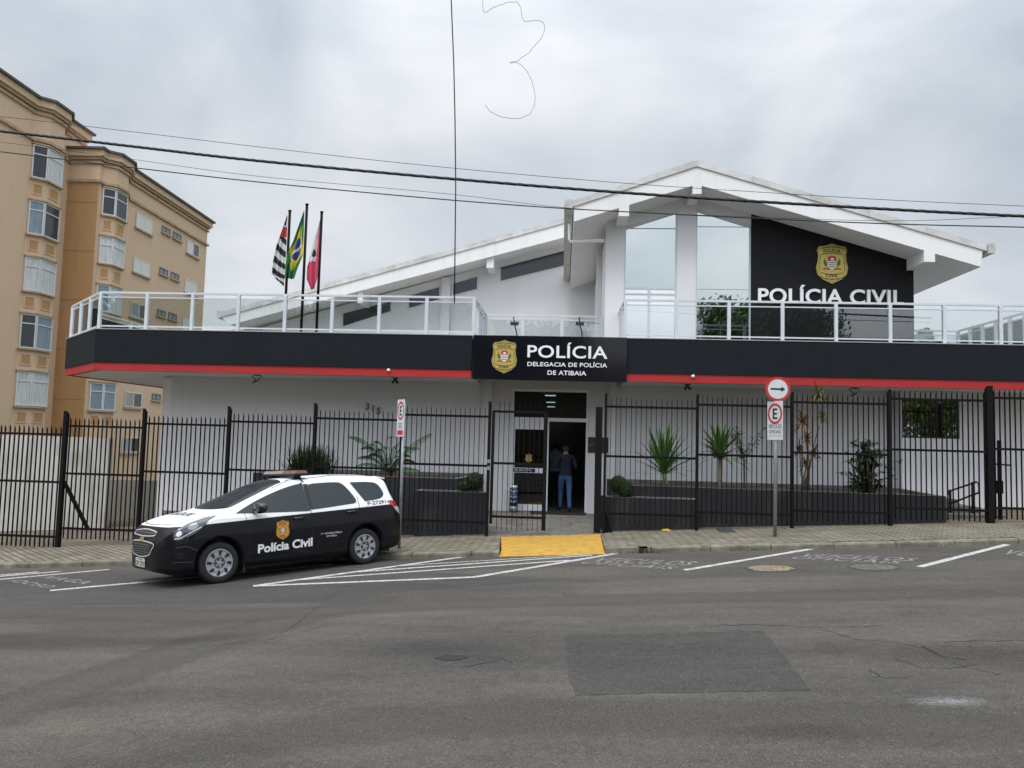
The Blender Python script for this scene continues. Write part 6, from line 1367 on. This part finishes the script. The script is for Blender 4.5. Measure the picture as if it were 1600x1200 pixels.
# ============================================================ PEOPLE
SKIN = mat('skin', (.36, .21, .14), .6); HAIR = mat('dark_hair', (.02, .015, .012), .7); JEANS = mat('jeans', (.05, .11, .27), .85, var=.5, vscale=9, bump=.4, bscale=25); NAVYC = mat('navy_jacket', (.010, .014, .028), .85, var=.4, vscale=7, bump=.5, bscale=12)
SHOE = mat('dark_shoe', (.02, .018, .016), .6); LBLUE = mat('blue_shirt', (.13, .20, .34), .85, var=.3, vscale=6); DTROU = mat('dark_trousers', (.014, .014, .018), .85)
def person(loc, height, label, top, bottom, stride, arms, bald=False, turn=0):
    t = thing('person', loc, label, 'person'); k = height/1.75; me = bpy.data.meshes.new('body'); bm = bmesh.new(); sk = bm.verts.layers.skin.verify(); V = {}
    def v(n_, x, y, z, r1, r2=None): q = bm.verts.new((x*k, y*k, z*k)); q[sk].radius = (r1*k, (r2 or r1)*k); V[n_] = q; return q
    def e(a, b): bm.edges.new((V[a], V[b]))
    v('pel', 0, 0, .95, .155, .12); V['pel'][sk].use_root = True
    v('wa', 0, .01, 1.08, .145, .105); v('ch', 0, .02, 1.26, .17, .12); v('sh', 0, .01, 1.42, .13, .09); v('ne', 0, .02, 1.49, .058, .058); v('he0', 0, .03, 1.56, .072, .08); v('he1', 0, .04, 1.64, .082, .096); v('he2', 0, .03, 1.715, .055, .065)
    for a, b in (('pel', 'wa'), ('wa', 'ch'), ('ch', 'sh'), ('sh', 'ne'), ('ne', 'he0'), ('he0', 'he1'), ('he1', 'he2')): e(a, b)
    v('nose', 0, .145, 1.61, .014); e('he1', 'nose')
    for s_, nm_ in ((1, 'r'), (-1, 'l')):
        v('ear'+nm_, s_*.088, .03, 1.625, .012, .022); e('he1', 'ear'+nm_)
        st_ = stride*s_; v('hp'+nm_, s_*.095, .01, .88, .098, .098); v('kn'+nm_, s_*.10, .05+st_*.16, .50+abs(min(0, st_))*.04, .068, .07); v('an'+nm_, s_*.10, -.02+st_*.30, .10+abs(min(0, st_))*.06, .044, .048); v('to'+nm_, s_*.12, .15+st_*.30, .035, .042, .03)
        for a, b in (('pel', 'hp'+nm_), ('hp'+nm_, 'kn'+nm_), ('kn'+nm_, 'an'+nm_), ('an'+nm_, 'to'+nm_)): e(a, b)
        ex, ey, ez, hx, hy, hz = arms; v('so'+nm_, s_*.185, .0, 1.41, .062); v('el'+nm_, s_*ex, ey, ez, .047); v('wr'+nm_, s_*hx, hy, hz, .030); pd = (V['wr'+nm_].co-V['el'+nm_].co).normalized(); pc = V['wr'+nm_].co/k+pd*.06
        v('pa'+nm_, pc.x, pc.y, pc.z, .028, .018); 
        for a, b in (('sh', 'so'+nm_), ('so'+nm_, 'el'+nm_), ('el'+nm_, 'wr'+nm_), ('wr'+nm_, 'pa'+nm_)): e(a, b)
        sdv = pd.cross(Vector((s_, .2, .1))).normalized()
        for j in range(4):
            L_ = (.075, .085, .08, .06)[j]; f0 = pc+pd*.02+sdv*(.014*(j-1.5)); f1 = f0+pd*L_*.55+sdv*.004*(j-1.5); f2 = f1+(pd*.7+Vector((-s_*.7, 0, -.2))).normalized()*L_*.5
            v(f'f{j}a{nm_}', *f1, .008); v(f'f{j}b{nm_}', *f2, .0065); e('pa'+nm_, f'f{j}a{nm_}'); e(f'f{j}a{nm_}', f'f{j}b{nm_}')
        f1 = pc-sdv*.032+pd*.005; f2 = f1-sdv*.008+pd*.035; v('t0'+nm_, *f1, .010); v('t1'+nm_, *f2, .008); e('wr'+nm_, 't0'+nm_); e('t0'+nm_, 't1'+nm_)
    bm.to_mesh(me); bm.free(); o = bpy.data.objects.new('body', me); C.objects.link(o)
    o.modifiers.new('s', 'SKIN').use_smooth_shade = True; sb = o.modifiers.new('u', 'SUBSURF'); sb.levels = 3; sb.render_levels = 3
    bpy.context.view_layer.update(); dg = bpy.context.evaluated_depsgraph_get(); nm2 = bpy.data.meshes.new_from_object(o.evaluated_get(dg)); bpy.data.objects.remove(o)
    for M in (SKIN, top, bottom, SHOE, HAIR): nm2.materials.append(M)
    wr_ = [Vector((s_*arms[3], arms[4], arms[5]))*k for s_ in (1, -1)]
    for p in nm2.polygons:
        c_ = p.center; z = c_.z/k; mi = 1 if z > .93 else (2 if z > .085 else 3)
        if z > 1.485: mi = 0
        if z > 1.55 and (not bald) and (c_.y/k < .055 or z > 1.70): mi = 4
        if z > 1.55 and bald and c_.y/k < .05 and z < 1.66: mi = 4
        if z > .93 and z < 1.45 or z > .5:
            for q in wr_:
                if (c_-q).length < .03*k or ((c_-q).length < .19*k and (c_-q).dot(Vector((0, arms[4]-arms[1], arms[5]-arms[2]))) > 0 and abs(c_.x) > .05*k and z < 1.35): 
                    if (c_-q).dot(Vector((arms[3]-arms[0] if q.x > 0 else -(arms[3]-arms[0]), arms[4]-arms[1], arms[5]-arms[2])).normalized()) > 0: mi = 0
        p.material_index = mi; p.use_smooth = True
    b_ = bpy.data.objects.new('body', nm2); C.objects.link(b_); b_.parent = t; t.rotation_euler = (0, 0, turn)
    return t
c = onZ(884, 801, .0); xx = XY(883, 760, 19.15)
person((xx, 19.05, .005), 1.66, 'person in a dark jacket and blue jeans walking through the doorway, seen from behind', NAVYC, JEANS, -.75, (.27, -.02, 1.15, .20, .22, 1.18), turn=R(4))
xx = XY(866, 760, 21.2)
person((xx, 21.0, 0), 1.72, 'person in a light blue shirt and dark trousers standing further inside the dark hall', LBLUE, DTROU, .1, (.25, .0, 1.12, .22, .12, .92), turn=R(-12))

# ============================================================ TREES
def leaf_tree(name, base, h, rad, nleaf, lab, seed, lm=LF_TREE, leaf=.16, trunkf=.35, flat=.8):
    rnd = random.Random(seed); b = Vector(base); t = thing(name, b, lab, 'tree', None); tr = MB(); th = h*trunkf
    tr.tube([b-Vector((0, 0, .5)), b+Vector((.1, 0, th*.5)), b+Vector((-.05, .1, th))], [h*.035, h*.026, h*.022], 10)
    cl = []
    for i in range(26):
        d = Vector((rnd.gauss(0, 1), rnd.gauss(0, 1), rnd.gauss(0, .8))).normalized()*rnd.uniform(.35, .95); c_ = b+Vector((d.x*rad, d.y*rad, th+(h-th)*.5+d.z*(h-th)*.47*flat+.2)); cl.append((c_, rad*rnd.uniform(.22, .42)))
        tr.tube([b+Vector((0, 0, th*rnd.uniform(.7, 1))), b.lerp(c_, .5)+Vector((0, 0, th*.3)), c_], [h*.014, h*.008, h*.003], 6)
    tr.build('trunk', BARK, t); mb = MB()
    for i in range(nleaf):
        c_, r_ = rnd.choice(cl); d = Vector((rnd.gauss(0, 1), rnd.gauss(0, 1), rnd.gauss(0, .8))); p = c_+d.normalized()*r_*rnd.random()**.4; n_ = Vector((rnd.gauss(0, 1), rnd.gauss(0, 1), rnd.gauss(.6, 1))).normalized(); u = n_.cross(Vector((rnd.random(), .3, 1))).normalized()*leaf*rnd.uniform(.3, .6); v_ = n_.cross(u).normalized()*leaf*rnd.uniform(.5, .9)
        mb.add([p-v_, p+u*.8, p+v_, p-u*.8], [(0, 1, 2, 3)])
    mb.build('crown', lm, t, fixn=False)
leaf_tree('street_tree', (11.6, -12, .6), 11.2, 4.7, 18000, 'broad dark tree across the street, mirrored in the upper windows behind the letters', 1, leaf=.22)
leaf_tree('street_tree', (22.5, -11, 1.0), 6.6, 4.2, 15000, 'bushy bright tree across the street, mirrored in the lower right window', 2, lm=leaf_mat('bright_leaf', (.09, .17, .03), (.28, .36, .08)), leaf=.2, trunkf=.12)
def copy_tree(o, loc, lab, sc=1):
    r_ = o.copy(); C.objects.link(r_); r_.location = loc; r_.scale = (sc, sc, sc*random.uniform(.9, 1.1)); r_.rotation_euler = (0, 0, random.uniform(0, 6)); r_['label'] = lab
    for ch_ in o.children: c_ = ch_.copy(); C.objects.link(c_); c_.parent = r_
T0 = bpy.data.objects['street_tree']; T0['group'] = 'trees across the street'
for x_, y_, s_ in ((-32, -21, 1.35), (-24.5, -22, 1.3), (-17, -20.5, 1.4), (-9.5, -22, 1.3), (-2.5, -21, 1.25)): copy_tree(T0, (x_, y_, -1+.03*x_), 'tall dark unseen tree behind the opposite house, added to block low sky', s_)  # unseen tree row, added to block the low sky and darken reflections
HB = mat('house_wall', (.16, .13, .10), .9, var=.3, vscale=2)
hs = thing('added_opposite_house', (-6, -15, -1.2), 'low brown unseen house across the street, added for dark reflections in door and sign', 'house')  # unseen house, added so the glass, sign and car reflect something dark
mb = MB(); mb.box(-24, 5, -22, -14, -2, 5.2); mb.build('wall', HB, hs); mb = MB(); mb.prism([(-24.6, -22.6, 5.2), (-24.6, -13.4, 5.2), (-24.6, -18, 7.2)], (30.2, 0, 0)); mb.build('roof', mat('house_roof', (.10, .055, .035), .9, var=.4, vscale=3), hs)
for x_ in (-20, -15, -10, -5, 0): mb = MB(); mb.box(x_, x_+1.6, -13.99, -13.94, .6, 2.2); mb.build('window', DGLASS, hs)
c = onY(1438, 527, 95); leaf_tree('distant_tree', (c.x, 95, c.z-9), 10.3, 3.0, 5000, 'small distant tree crown visible through the railing at the right corner of the upper storey', 5, leaf=.5)
c = onY(1523, 530, 120); leaf_tree('distant_tree', (c.x, 120, c.z-9), 11.8, 1.7, 2500, 'narrow distant treetop visible through the right railing near the diagonal rail', 6, leaf=.4)
